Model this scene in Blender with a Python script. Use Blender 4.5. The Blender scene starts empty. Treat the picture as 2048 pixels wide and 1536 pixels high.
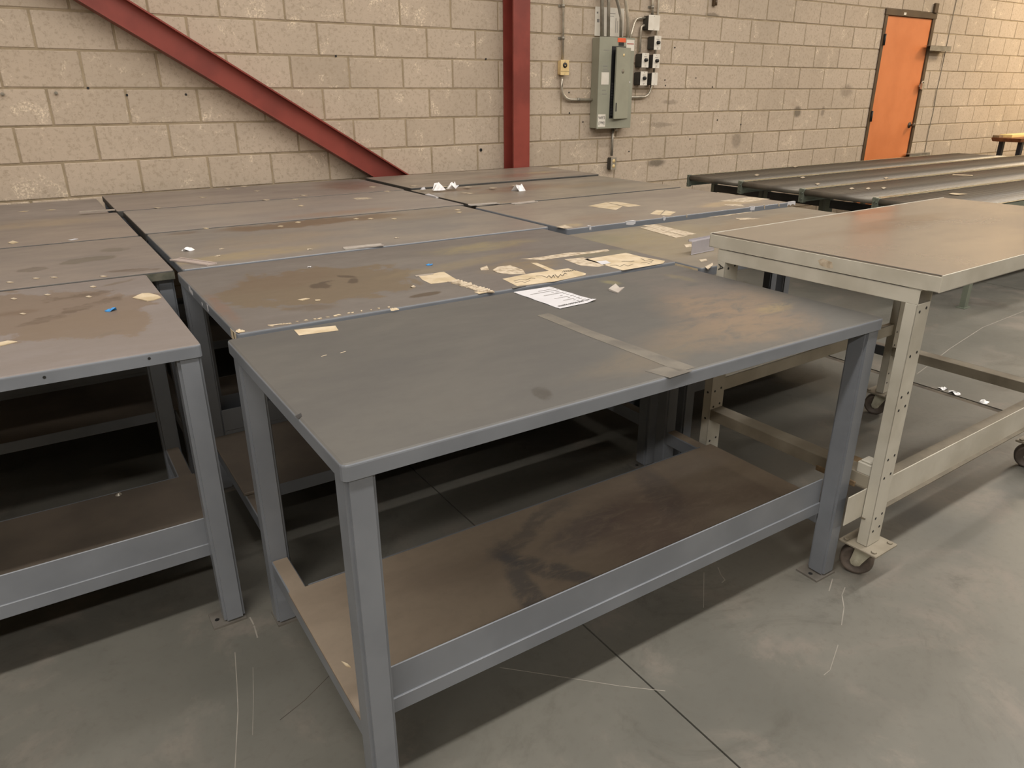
import bpy, bmesh, math, random
from mathutils import Vector, Matrix

random.seed(7)
S = bpy.context.scene
COL = S.collection

# ------------------------------------------------------------------ camera
F_PX, YAW, PITCH, ROLL, CAM_H = 1450.14, 0.575061, 0.380197, -0.003461, 1.383
fwd = Vector((math.sin(YAW) * math.cos(PITCH), math.cos(YAW) * math.cos(PITCH), -math.sin(PITCH)))
_r = Vector((math.cos(YAW), -math.sin(YAW), 0))
_u = _r.cross(fwd)
RIGHT = math.cos(ROLL) * _r + math.sin(ROLL) * _u
UP = -math.sin(ROLL) * _r + math.cos(ROLL) * _u
cam_d = bpy.data.cameras.new('camera')
cam = bpy.data.objects.new('camera', cam_d)
COL.objects.link(cam)
cam.matrix_world = Matrix(((RIGHT.x, UP.x, -fwd.x, 0), (RIGHT.y, UP.y, -fwd.y, 0),
                           (RIGHT.z, UP.z, -fwd.z, CAM_H), (0, 0, 0, 1)))
cam_d.sensor_width = 36.0
cam_d.lens = 36.0 * F_PX / 2048.0
cam_d.clip_start = 0.05
S.camera = cam


def _ray(x, y):
    return fwd + (x - 1024) / F_PX * RIGHT - (y - 768) / F_PX * UP


def on_z(x, y, z):
    d = _ray(x, y)
    t = (z - CAM_H) / d.z
    return Vector((d.x * t, d.y * t, z))


def on_y(x, y, Y):
    d = _ray(x, y)
    t = Y / d.y
    return Vector((d.x * t, Y, CAM_H + d.z * t))


def project(p):
    d = Vector(p) - Vector((0, 0, CAM_H))
    z = d.dot(fwd)
    if z <= 0.01:
        return None
    return 1024 + F_PX * d.dot(RIGHT) / z, 768 - F_PX * d.dot(UP) / z


# ------------------------------------------------------------------ world, lamps, exposure
S.view_settings.view_transform = 'Standard'
S.view_settings.look = 'None'
S.view_settings.gamma = 1.0
S.view_settings.use_curve_mapping = False
S.view_settings.exposure = 0.25
world = bpy.data.worlds.new('World')
S.world = world
world.use_nodes = True
world.node_tree.nodes['Background'].inputs[0].default_value = (0.9, 0.85, 0.75, 1)
world.node_tree.nodes['Background'].inputs[1].default_value = 0.05


def strip_lamp(name, x, y, z, lx, ly, watts, color):
    l = bpy.data.lights.new(name, 'AREA')
    l.shape = 'RECTANGLE'
    l.size = lx
    l.size_y = ly
    l.energy = watts
    l.color = color
    o = bpy.data.objects.new(name, l)
    COL.objects.link(o)
    o.location = (x, y, z)
    return o


WARM = (1.0, 0.945, 0.88)
strip_lamp('fluorescent_row', 4.0, 0.25, 4.55, 15.0, 0.25, 450, WARM)
strip_lamp('fluorescent_row', -4.0, -3.3, 4.55, 7.0, 0.25, 330, WARM)
strip_lamp('fluorescent_row', 5.0, -3.3, 4.55, 7.0, 0.25, 110, WARM)
strip_lamp('fluorescent_row', 5.0, 3.0, 4.55, 15.0, 0.25, 135, WARM)  # unseen row, added to brighten the far worktops
strip_lamp('high_bay_lamp', 12.3, 2.6, 4.4, 1.2, 1.2, 260, (1.0, 0.80, 0.55))

# ------------------------------------------------------------------ helpers: tags and meshes
ZT = 0.8233          # worktop height
YW = 5.1912          # face of the block wall


def tag(o, label=None, cat=None, group=None, kind=None):
    if label:
        o['label'] = label
    if cat:
        o['category'] = cat
    if group:
        o['group'] = group
    if kind:
        o['kind'] = kind
    return o


def empty(name, loc, rz=0.0, parent=None):
    o = bpy.data.objects.new(name, None)
    o.empty_display_size = 0.1
    COL.objects.link(o)
    o.location = loc
    o.rotation_euler = (0, 0, rz)
    if parent:
        o.parent = parent
    return o


class MB:
    def __init__(self):
        self.bm = bmesh.new()

    def box(self, x0, x1, y0, y1, z0, z1, M=None):
        co = [(x, y, z) for z in (z0, z1) for y in (y0, y1) for x in (x0, x1)]
        v = [self.bm.verts.new(M @ Vector(c) if M else c) for c in co]
        for f in ((0, 2, 3, 1), (4, 5, 7, 6), (0, 1, 5, 4), (2, 6, 7, 3), (0, 4, 6, 2), (1, 3, 7, 5)):
            self.bm.faces.new([v[i] for i in f])
        return self

    def prism(self, poly, z0, z1, M=None):
        """poly: list of (x, y); extruded z0..z1, M maps to place"""
        T = (lambda c: M @ Vector(c)) if M else (lambda c: Vector(c))
        a = [self.bm.verts.new(T((p[0], p[1], z0))) for p in poly]
        b = [self.bm.verts.new(T((p[0], p[1], z1))) for p in poly]
        n = len(poly)
        self.bm.faces.new(a[::-1])
        self.bm.faces.new(b)
        for i in range(n):
            self.bm.faces.new((a[i], a[(i + 1) % n], b[(i + 1) % n], b[i]))
        return self

    def cyl(self, p0, p1, r, n=16, r1=None):
        p0, p1 = Vector(p0), Vector(p1)
        d = (p1 - p0).normalized()
        a = d.orthogonal().normalized()
        b = d.cross(a)
        r1 = r if r1 is None else r1
        A = [self.bm.verts.new(p0 + r * (math.cos(2 * math.pi * i / n) * a + math.sin(2 * math.pi * i / n) * b)) for i in range(n)]
        B = [self.bm.verts.new(p1 + r1 * (math.cos(2 * math.pi * i / n) * a + math.sin(2 * math.pi * i / n) * b)) for i in range(n)]
        self.bm.faces.new(A[::-1])
        self.bm.faces.new(B)
        for i in range(n):
            f = self.bm.faces.new((A[i], A[(i + 1) % n], B[(i + 1) % n], B[i]))
            f.smooth = True
        return self

    def lathe(self, prof, c, axis, n=24):
        """prof: list of (radius, height along axis)"""
        c, axis = Vector(c), Vector(axis).normalized()
        a = axis.orthogonal().normalized()
        b = axis.cross(a)
        rings = []
        for r, h in prof:
            rings.append([self.bm.verts.new(c + axis * h + max(r, 1e-4) * (math.cos(2 * math.pi * i / n) * a + math.sin(2 * math.pi * i / n) * b)) for i in range(n)])
        for A, B in zip(rings, rings[1:]):
            for i in range(n):
                f = self.bm.faces.new((A[i], A[(i + 1) % n], B[(i + 1) % n], B[i]))
                f.smooth = True
        return self

    def tube(self, pts, r, n=10):
        pts = [Vector(p) for p in pts]
        rings = []
        up = None
        for i, p in enumerate(pts):
            d = (pts[min(i + 1, len(pts) - 1)] - pts[max(i - 1, 0)]).normalized()
            if up is None:
                up = d.orthogonal().normalized()
            up = (up - d * up.dot(d)).normalized()
            b = d.cross(up)
            rings.append([self.bm.verts.new(p + r * (math.cos(2 * math.pi * k / n) * up + math.sin(2 * math.pi * k / n) * b)) for k in range(n)])
        for A, B in zip(rings, rings[1:]):
            for k in range(n):
                f = self.bm.faces.new((A[k], A[(k + 1) % n], B[(k + 1) % n], B[k]))
                f.smooth = True
        self.bm.faces.new(rings[0][::-1])
        self.bm.faces.new(rings[-1])
        return self

    def ribbon(self, pts, w, z=None, h=0.0004):
        """flat thin line along pts lying in its plane (horizontal)"""
        for p, q in zip(pts, pts[1:]):
            p, q = Vector(p), Vector(q)
            d = q - p
            if d.length < 1e-6:
                continue
            n = Vector((-d.y, d.x, 0)).normalized() * w * 0.5
            e = d.normalized() * w * 0.3
            v = [p - n - e, q - n + e, q + n + e, p + n - e]
            lo = [self.bm.verts.new(x) for x in v]
            hi = [self.bm.verts.new(x + Vector((0, 0, h))) for x in v]
            self.bm.faces.new(hi)
            for i in range(4):
                self.bm.faces.new((lo[i], lo[(i + 1) % 4], hi[(i + 1) % 4], hi[i]))
        return self

    def bevel(self, w, seg=1, sharp=0.6):
        self.bm.normal_update()
        ed = [e for e in self.bm.edges if len(e.link_faces) == 2 and e.calc_face_angle(0) > sharp]
        bmesh.ops.bevel(self.bm, geom=ed, offset=w, segments=seg, affect='EDGES', clamp_overlap=True)
        return self

    def mesh(self, name):
        bmesh.ops.recalc_face_normals(self.bm, faces=self.bm.faces)
        me = bpy.data.meshes.new(name)
        self.bm.to_mesh(me)
        self.bm.free()
        return me

    def build(self, name, mat, parent=None, loc=None):
        me = self.mesh(name)
        me.materials.append(mat)
        o = bpy.data.objects.new(name, me)
        COL.objects.link(o)
        if parent:
            o.parent = parent
        if loc is not None:
            o.location = loc
        return o


def link_copy(o, parent=None):
    c = o.copy()
    COL.objects.link(c)
    c.parent = parent
    for ch in [k for k in o.children]:
        link_copy(ch, c)
    return c


def text_mesh(body, size, mat, name, parent, M, bold=0.0):
    cu = bpy.data.curves.new('txt', 'FONT')
    cu.body = body
    cu.size = size
    cu.align_x = 'CENTER'
    cu.align_y = 'CENTER'
    cu.offset = bold
    cu.resolution_u = 3
    tmp = bpy.data.objects.new('txt', cu)
    COL.objects.link(tmp)
    dg = bpy.context.evaluated_depsgraph_get()
    me = bpy.data.meshes.new_from_object(tmp.evaluated_get(dg))
    bpy.data.objects.remove(tmp)
    me.transform(M)
    me.materials.clear()
    me.materials.append(mat)
    o = bpy.data.objects.new(name, me)
    COL.objects.link(o)
    o.parent = parent
    return o


# ------------------------------------------------------------------ materials
class NT:
    def __init__(self, name):
        self.m = bpy.data.materials.new(name)
        self.m.use_nodes = True
        self.t = self.m.node_tree
        self.b = self.t.nodes['Principled BSDF']
        self._pos = None

    def n(self, kind, **kw):
        nd = self.t.nodes.new(kind)
        for k, v in kw.items():
            setattr(nd, k, v)
        return nd

    def l(self, a, b):
        self.t.links.new(a, b)

    def val(self, sock, v):
        sock.default_value = v

    def pos(self):
        if not self._pos:
            self._pos = self.n('ShaderNodeNewGeometry').outputs['Position']
        return self._pos

    def obj(self):
        return self.n('ShaderNodeTexCoord').outputs['Object']

    def noise(self, vec, scale, detail=4, rough=0.55, stretch=None, dist=0.0):
        if stretch:
            mp = self.n('ShaderNodeMapping')
            mp.inputs['Scale'].default_value = stretch
            self.l(vec, mp.inputs['Vector'])
            vec = mp.outputs[0]
        t = self.n('ShaderNodeTexNoise')
        t.inputs['Scale'].default_value = scale
        t.inputs['Detail'].default_value = detail
        t.inputs['Roughness'].default_value = rough
        t.inputs['Distortion'].default_value = dist
        self.l(vec, t.inputs['Vector'])
        return t

    def ramp(self, fac, lo, hi):
        r = self.n('ShaderNodeMapRange', interpolation_type='SMOOTHSTEP')
        r.inputs['From Min'].default_value = lo
        r.inputs['From Max'].default_value = hi
        self.l(fac, r.inputs['Value'])
        return r.outputs[0]

    def mul(self, a, k):
        m = self.n('ShaderNodeMath', operation='MULTIPLY')
        self.l(a, m.inputs[0])
        if isinstance(k, (int, float)):
            m.inputs[1].default_value = k
        else:
            self.l(k, m.inputs[1])
        return m.outputs[0]

    def mix(self, fac, a, b, blend='MIX'):
        m = self.n('ShaderNodeMix', data_type='RGBA', blend_type=blend)
        if isinstance(fac, (int, float)):
            m.inputs['Factor'].default_value = fac
        else:
            self.l(fac, m.inputs['Factor'])
        for s, v in ((m.inputs['A'], a), (m.inputs['B'], b)):
            pass
        for idx, v in ((6, a), (7, b)):
            if isinstance(v, (tuple, list)):
                m.inputs[idx].default_value = (*v[:3], 1)
            else:
                self.l(v, m.inputs[idx])
        return m.outputs[2]

    def bump(self, h, strength=0.3, dist=0.002):
        b = self.n('ShaderNodeBump')
        b.inputs['Strength'].default_value = strength
        b.inputs['Distance'].default_value = dist
        self.l(h, b.inputs['Height'])
        self.l(b.outputs[0], self.b.inputs['Normal'])

    def done(self, col=None, rough=0.5, metal=0.0, spec=0.5):
        if col is not None:
            if isinstance(col, (tuple, list)):
                self.b.inputs['Base Color'].default_value = (*col[:3], 1)
            else:
                self.l(col, self.b.inputs['Base Color'])
        if isinstance(rough, (int, float)):
            self.b.inputs['Roughness'].default_value = rough
        else:
            self.l(rough, self.b.inputs['Roughness'])
        self.b.inputs['Metallic'].default_value = metal
        self.b.inputs['Specular IOR Level'].default_value = spec
        return self.m


def rgb(r, g, b):
    f = lambda c: ((c / 255 + 0.055) / 1.055) ** 2.4 if c / 255 > 0.04045 else c / 255 / 12.92
    return (f(r), f(g), f(b))


def simple(name, c1, c2=None, scale=8, rough=0.5, metal=0.0, spec=0.5, bump=0.0, stretch=None):
    t = NT(name)
    c2 = c2 or tuple(x * 0.8 for x in c1)
    nz = t.noise(t.obj(), scale, stretch=stretch)
    col = t.mix(t.ramp(nz.outputs[0], 0.35, 0.68), c1, c2)
    if bump:
        t.bump(t.noise(t.obj(), scale * 12, 3).outputs[0], bump, 0.001)
    return t.done(col, rough, metal, spec)


def stain_mat(name, base, base2, stains, rough=0.42, z=ZT, scratch=0.25, nscale=2.2, stretch=(1, 2.2, 1), spec=0.5, k=1.0):
    """painted steel worktop: base tone with dust clouds plus stains with a shape of their own.
    stain = (x, y, rx, ry, rot_deg, colour, strength, edge, wobble)"""
    t = NT(name)
    p = t.pos()
    tint = (0.99, 1.0, 1.02)
    base, base2 = tuple(c * k * f for c, f in zip(base, tint)), tuple(c * k * f for c, f in zip(base2, tint))
    stains = [(*q[:5], tuple(c * k for c in q[5]), q[6] * 0.85, *q[7:]) for q in stains]
    n1 = t.noise(p, nscale, 5, 0.6, stretch)
    col = t.mix(t.ramp(n1.outputs[0], 0.36, 0.66), base, base2)
    nf = t.noise(p, 34, 3, 0.6)
    col = t.mix(t.mul(t.ramp(nf.outputs[0], 0.45, 0.75), 0.22), col, tuple(c * 0.72 for c in base))
    sc = t.noise(p, 9, 6, 0.75, (1, 5, 1), 1.2)
    col = t.mix(t.mul(t.ramp(sc.outputs[0], 0.60, 0.70), scratch), col, tuple(min(1, c * 1.45) for c in base2))
    wob = t.noise(p, 6.0, 7, 0.68)
    rg = None
    for (cx, cy, rx, ry, rot, c, st, edge, wb) in stains:
        vm = t.n('ShaderNodeVectorMath', operation='SCALE')
        sb = t.n('ShaderNodeVectorMath', operation='SUBTRACT')
        t.l(wob.outputs['Color'], sb.inputs[0])
        sb.inputs[1].default_value = (0.5, 0.5, 0.5)
        t.l(sb.outputs[0], vm.inputs[0])
        vm.inputs['Scale'].default_value = wb
        ad = t.n('ShaderNodeVectorMath', operation='ADD')
        t.l(p, ad.inputs[0])
        t.l(vm.outputs[0], ad.inputs[1])
        mp = t.n('ShaderNodeMapping', vector_type='TEXTURE')
        mp.inputs['Location'].default_value = (cx, cy, z)
        mp.inputs['Rotation'].default_value = (0, 0, math.radians(rot))
        mp.inputs['Scale'].default_value = (rx, ry, 50)
        t.l(ad.outputs[0], mp.inputs['Vector'])
        ln = t.n('ShaderNodeVectorMath', operation='LENGTH')
        t.l(mp.outputs[0], ln.inputs[0])
        f = t.ramp(ln.outputs['Value'], 1 + edge, 1 - edge)
        br = t.noise(p, 10, 9, 0.78, (1, 2.4, 1), 0.8)
        f = t.mul(f, t.mul(t.ramp(br.outputs[0], *((0.30, 0.56) if st < 0.9 else (-0.4, 0.45))), min(1.0, st)))
        col = t.mix(f, col, c)
        rg = f if rg is None else rg
    rn = t.n('ShaderNodeMapRange')
    t.l(n1.outputs[0], rn.inputs['Value'])
    rn.inputs['From Min'].default_value = 0.3
    rn.inputs['From Max'].default_value = 0.7
    rn.inputs['To Min'].default_value = rough - 0.06
    rn.inputs['To Max'].default_value = rough + 0.1
    t.bump(nf.outputs[0], 0.12, 0.0006)
    return t.done(col, rn.outputs[0], 0, spec)


M = {}
M['bench_paint'] = simple('bench_paint', rgb(114, 118, 124), rgb(105, 109, 115), 5, 0.30, bump=0.05)
M['dark_steel'] = simple('dark_steel', (0.03, 0.03, 0.032), (0.02, 0.02, 0.02), 10, 0.5)
M['black'] = simple('black', (0.008, 0.008, 0.008), (0.012, 0.012, 0.012), 10, 0.5)
M['seam_shade_edge'] = simple('seam_shade_edge', rgb(66, 64, 60), rgb(54, 52, 50), 12, 0.6)  # darkened flange paint: the shade of the bench seams put into the colour
M['foot_dirty'] = simple('foot_dirty', rgb(104, 100, 94), rgb(88, 84, 78), 14, 0.5)
M['dusty_lip'] = simple('dusty_lip', rgb(104, 96, 82), rgb(88, 82, 70), 14, 0.6)
M['cream_paint'] = simple('cream_paint', rgb(182, 178, 166), rgb(166, 161, 148), 6, 0.45, bump=0.06)
M['cream_dirty'] = simple('cream_dirty', rgb(142, 135, 120), rgb(114, 106, 92), 5, 0.5, bump=0.06)
M['rubber'] = simple('rubber', rgb(92, 82, 74), rgb(70, 62, 56), 20, 0.6, bump=0.1)
M['cast_grey'] = simple('cast_grey', rgb(168, 166, 150), rgb(140, 136, 120), 20, 0.45)
M['red_paint'] = simple('red_paint', rgb(138, 62, 52), rgb(120, 52, 44), 4, 0.45, bump=0.08)
M['orange_paint'] = simple('orange_paint', rgb(212, 128, 78), rgb(202, 119, 70), 3, 0.4, bump=0.03)
M['brown_frame'] = simple('brown_frame', rgb(84, 66, 46), rgb(68, 53, 38), 6, 0.45)
M['galv'] = simple('galv', rgb(200, 192, 176), rgb(170, 162, 148), 12, 0.32, 0.55)
M['galv_dull'] = simple('galv_dull', rgb(158, 152, 140), rgb(130, 126, 116), 12, 0.4, 0.45)
M['panel_grey'] = simple('panel_grey', rgb(150, 150, 134), rgb(140, 140, 125), 4, 0.4)
M['box_grey'] = simple('box_grey', rgb(74, 71, 66), rgb(60, 58, 54), 12, 0.5, 0.2)
M['plate_white'] = simple('plate_white', rgb(224, 219, 208), rgb(212, 205, 192), 8, 0.4)
M['almond'] = simple('almond', rgb(226, 202, 150), rgb(210, 184, 132), 8, 0.4)
M['orange_label'] = simple('orange_label', rgb(232, 104, 62), rgb(220, 90, 50), 8, 0.5)
M['red_ink'] = simple('red_ink', rgb(160, 60, 50), None, 8, 0.6)
M['ink'] = simple('ink', (0.03, 0.028, 0.026), (0.045, 0.04, 0.036), 8, 0.7)
M['ink_faint'] = simple('ink_faint', rgb(120, 116, 112), rgb(140, 136, 132), 8, 0.7)
M['paper'] = simple('paper', rgb(192, 191, 194), rgb(184, 183, 186), 4, 0.6)
M['paper_cream'] = simple('paper_cream', rgb(190, 175, 150), rgb(170, 153, 124), 14, 0.7, bump=0.1)
M['paper_torn'] = simple('paper_torn', rgb(188, 175, 155), rgb(146, 131, 110), 40, 0.75, bump=0.2)
M['tape_residue'] = simple('tape_residue', rgb(104, 99, 90), rgb(86, 82, 76), 12, 0.6)
M['clear_plastic'] = simple('clear_plastic', rgb(178, 172, 164), rgb(160, 152, 146), 10, 0.18)
M['clear_dull'] = simple('clear_dull', rgb(164, 154, 144), rgb(146, 138, 128), 10, 0.3)
M['label_metal'] = simple('label_metal', rgb(170, 166, 170), rgb(150, 146, 150), 6, 0.25, 0.3)
M['blue_scrap'] = simple('blue_scrap', rgb(52, 140, 205), rgb(40, 110, 170), 20, 0.5)
M['foil'] = simple('foil', rgb(240, 240, 240), rgb(210, 210, 214), 20, 0.3)
M['scratch_white'] = simple('scratch_white', rgb(140, 135, 126), None, 20, 0.7)
M['conv_green'] = simple('conv_green', rgb(112, 118, 104), rgb(94, 100, 90), 6, 0.4)
M['conv_edge'] = simple('conv_edge', rgb(178, 166, 136), rgb(156, 146, 120), 6, 0.35, 0.2)
M['roller'] = simple('roller', rgb(114, 108, 98), rgb(94, 89, 82), 5, 0.40, 0.3)
M['wood'] = simple('wood', rgb(134, 82, 48), rgb(110, 64, 36), 3, 0.4, stretch=(1, 8, 8))
M['light_wood'] = simple('light_wood', rgb(236, 214, 150), rgb(222, 196, 130), 3, 0.5, stretch=(1, 8, 8))
M['navy_steel'] = simple('navy_steel', (0.012, 0.016, 0.022), None, 8, 0.4)
M['plank'] = simple('plank', rgb(140, 118, 88), rgb(110, 92, 70), 8, 0.6, stretch=(1, 6, 6), bump=0.1)
M['seam'] = simple('seam', rgb(52, 46, 40), rgb(74, 64, 54), 30, 0.9, bump=0.3)

M['joint_dirt'] = simple('joint_dirt', rgb(92, 84, 72), rgb(58, 52, 45), 9, 0.9, bump=0.4)

# shelf: brown fibreboard / dust-covered steel with dark rubbed streaks
M['shelf_dust'] = simple('shelf_dust', rgb(106, 96, 85), rgb(90, 82, 73), 4, 0.6, bump=0.06)


def shelf_front_mat():
    return stain_mat('shelf_front_bench', rgb(150, 135, 117), rgb(136, 121, 104), [
        (0.845, 1.22, 0.035, 0.22, -14, rgb(86, 86, 88), 0.75, 0.35, 0.10),
        (0.95, 1.27, 0.03, 0.17, 30, rgb(84, 84, 86), 0.75, 0.35, 0.10),
        (1.02, 1.47, 0.20, 0.035, 20, rgb(92, 88, 86), 0.65, 0.4, 0.14),
        (1.15, 1.37, 0.16, 0.05, 12, rgb(98, 90, 90), 0.6, 0.4, 0.16),
        (1.32, 1.30, 0.20, 0.14, 30, rgb(104, 84, 80), 0.6, 0.6, 0.14),
        (1.47, 1.42, 0.05, 0.16, -20, rgb(96, 90, 88), 0.55, 0.4, 0.12),
        (1.62, 1.28, 0.06, 0.20, 70, rgb(110, 92, 80), 0.5, 0.5, 0.12),
    ], 0.6, z=0.226, scratch=0.12, k=0.78)


# concrete masonry
def block_mat():
    t = NT('concrete_block')
    p = t.pos()
    oi = t.n('ShaderNodeObjectInfo')
    n1 = t.noise(p, 1.1, 4)
    col = t.mix(t.ramp(n1.outputs[0], 0.3, 0.7), rgb(185, 169, 151), rgb(171, 157, 140))
    col = t.mix(t.mul(oi.outputs['Random'], 0.5), col, rgb(194, 179, 162))
    n2 = t.noise(p, 55, 4, 0.7)
    col = t.mix(t.mul(t.ramp(n2.outputs[0], 0.48, 0.68), 0.55), col, rgb(150, 136, 116))
    n3 = t.noise(p, 5.0, 6, 0.75, None, 0.6)
    n4 = t.noise(p, 90, 2, 0.6)
    wh = t.mul(t.ramp(n3.outputs[0], 0.55, 0.68), t.ramp(n4.outputs[0], 0.42, 0.62))
    col = t.mix(t.mul(wh, 0.8), col, rgb(232, 216, 192))
    n5 = t.noise(p, 1.9, 4, 0.7)
    col = t.mix(t.mul(t.ramp(n5.outputs[0], 0.66, 0.78), 0.4), col, rgb(140, 120, 98))
    # rubbed dark smudges that sit on the wall itself
    for cx, cz, rx, rz, st in ((4.98, 0.785, 0.10, 0.035, 0.75), (6.95, 1.20, 0.06, 0.05, 0.75), (7.38, 1.20, 0.03, 0.05, 0.5),
                               (5.55, 2.045, 0.09, 0.02, 0.6), (7.75, 1.40, 0.10, 0.06, 0.4), (1.13, 0.755, 0.05, 0.04, 0.4),
                               (6.05, 0.95, 0.06, 0.07, 0.4), (5.10, 1.31, 0.09, 0.02, 0.4), (5.02, 1.12, 0.16, 0.02, 0.35)):
        mp = t.n('ShaderNodeMapping', vector_type='TEXTURE')
        mp.inputs['Location'].default_value = (cx, YW, cz)
        mp.inputs['Scale'].default_value = (rx, 5, rz)
        ad = t.n('ShaderNodeVectorMath', operation='MULTIPLY_ADD')
        t.l(n3.outputs['Color'], ad.inputs[0])
        ad.inputs[1].default_value = (0.08, 0.08, 0.08)
        t.l(p, ad.inputs[2])
        sb = t.n('ShaderNodeVectorMath', operation='SUBTRACT')
        t.l(ad.outputs[0], sb.inputs[0])
        sb.inputs[1].default_value = (0.04, 0.04, 0.04)
        t.l(sb.outputs[0], mp.inputs['Vector'])
        ln = t.n('ShaderNodeVectorMath', operation='LENGTH')
        t.l(mp.outputs[0], ln.inputs[0])
        col = t.mix(t.mul(t.ramp(ln.outputs['Value'], 1.4, 0.6), st), col, rgb(96, 88, 76))
    t.bump(n2.outputs[0], 0.35, 0.003)
    return t.done(col, 0.9, 0, 0.2)


M['block'] = block_mat()
M['mortar'] = simple('mortar', rgb(160, 145, 122), rgb(144, 130, 108), 14, 0.95, spec=0.1, bump=0.3)


def floor_mat():
    t = NT('sealed_concrete')
    p = t.pos()
    n1 = t.noise(p, 0.9, 6, 0.6)
    col = t.mix(t.ramp(n1.outputs[0], 0.36, 0.66), rgb(104, 102, 95), rgb(91, 90, 84))
    n2 = t.noise(p, 3.2, 6, 0.7, None, 0.5)
    col = t.mix(t.mul(t.ramp(n2.outputs[0], 0.50, 0.70), 0.75), col, rgb(117, 110, 102))
    n3 = t.noise(p, 2.1, 7, 0.75, None, 1.0)
    col = t.mix(t.mul(t.ramp(n3.outputs[0], 0.52, 0.72), 0.75), col, rgb(76, 73, 67))
    n4 = t.noise(p, 46, 3, 0.6)
    col = t.mix(t.mul(t.ramp(n4.outputs[0], 0.5, 0.7), 0.25), col, rgb(86, 82, 75))
    n5 = t.noise(p, 11, 6, 0.8, (1, 6, 1), 1.5)
    col = t.mix(t.mul(t.ramp(n5.outputs[0], 0.66, 0.72), 0.3), col, rgb(70, 67, 62))
    vo = t.n('ShaderNodeTexVoronoi')
    vo.inputs['Scale'].default_value = 3.4
    t.l(p, vo.inputs['Vector'])
    col = t.mix(t.mul(t.ramp(vo.outputs['Distance'], 0.05, 0.015), 0.7), col, rgb(84, 78, 70))
    rr = t.n('ShaderNodeMapRange')
    t.l(n2.outputs[0], rr.inputs['Value'])
    rr.inputs['To Min'].default_value = 0.30
    rr.inputs['To Max'].default_value = 0.60
    t.bump(n4.outputs[0], 0.08, 0.0008)
    return t.done(col, rr.outputs[0], 0, 0.4)


M['floor'] = floor_mat()
M['plaster'] = simple('plaster', rgb(196, 184, 164), rgb(182, 170, 150), 1.0, 0.9, spec=0.2)
M['ceiling'] = simple('ceiling', rgb(200, 194, 182), rgb(188, 182, 170), 1.0, 0.9, spec=0.2)

# ------------------------------------------------------------------ the room
X0, X1, Y0, ZC = -6.5, 15.0, -7.0, 5.0
floor = MB().box(X0, X1, Y0, YW + 0.02, -0.12, -0.012).build('floor', M['seam'])
tag(floor, kind='structure')
# slabs between the sawn joints; the third joint is wider, filled and dirty
joints = [(-4.03, 0.006), (-1.486, 0.006), (1.057, 0.005), (3.60, 0.046), (6.14, 0.006), (8.68, 0.006), (11.2, 0.006)]
xs = X0
for jx, jw in joints + [(X1, 0.0)]:
    MB().box(xs, jx - jw / 2, Y0, YW + 0.02, -0.02, 0.0).build('floor_slab', M['floor'], floor)
    xs = jx + jw / 2


MB().box(3.578, 3.622, Y0, YW + 0.02, -0.014, -0.004).build('joint_filler', M['joint_dirt'], floor)


def scratch(pts, w, mat=None):
    m = MB()
    m.ribbon([on_z(a, b, 0.0002) for a, b in pts], w, h=0.0002)
    m.build('scratch', mat or M['scratch_white'], floor)


for pts, w in (([(470, 1305), (474, 1370), (476, 1420), (472, 1500), (470, 1536)], 0.0022),
               ([(506, 1335), (507, 1400), (505, 1470)], 0.0012),
               ([(1690, 1175), (1684, 1190), (1688, 1215), (1683, 1250)], 0.0025),
               ([(1676, 1290), (1660, 1340), (1648, 1350)], 0.0018),
               ([(1000, 1335), (1100, 1350), (1240, 1372), (1330, 1382)], 0.002),
               ([(1408, 1145), (1407, 1215)], 0.002),
               ([(1436, 1135), (1442, 1150), (1450, 1160), (1444, 1165)], 0.003),
               ([(1834, 748), (1900, 697), (1965, 655), (2048, 622)], 0.004),
               ([(500, 1235), (508, 1250), (515, 1275)], 0.004),
               ([(1665, 1158), (1658, 1182)], 0.003)):
    scratch(pts, w)
for pts, w in (([(640, 1308), (700, 1290), (760, 1270)], 0.002), ([(560, 1440), (610, 1400), (660, 1350)], 0.0015)):
    scratch(pts, w, M['seam'])

DX0, DX1, DZ1 = 8.228, 9.229, 2.236        # door opening
wb = MB()
wb.box(X0, DX0, YW + 0.004, YW + 0.2, 0, ZC).box(DX1, X1, YW + 0.004, YW + 0.2, 0, ZC).box(DX0, DX1, YW + 0.005, YW + 0.2, DZ1, ZC)
wall = wb.build('wall_back', M['mortar'])
tag(wall, kind='structure')

CH, CW, GAP = 0.2032, 0.4064, 0.0105


def block_mesh(w, h, seed):
    rnd = random.Random(seed)
    m = MB().box(-w / 2, w / 2, 0, 0.03, -h / 2, h / 2)
    for v in m.bm.verts:
        v.co.x += rnd.uniform(-0.0015, 0.0015)
        v.co.z += rnd.uniform(-0.0015, 0.0015)
        if v.co.y < 0.01:
            v.co.y += rnd.uniform(-0.001, 0.001)
    m.bevel(0.004, 1)
    me = m.mesh('concrete_block')
    me.materials.append(M['block'])
    return me


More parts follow.
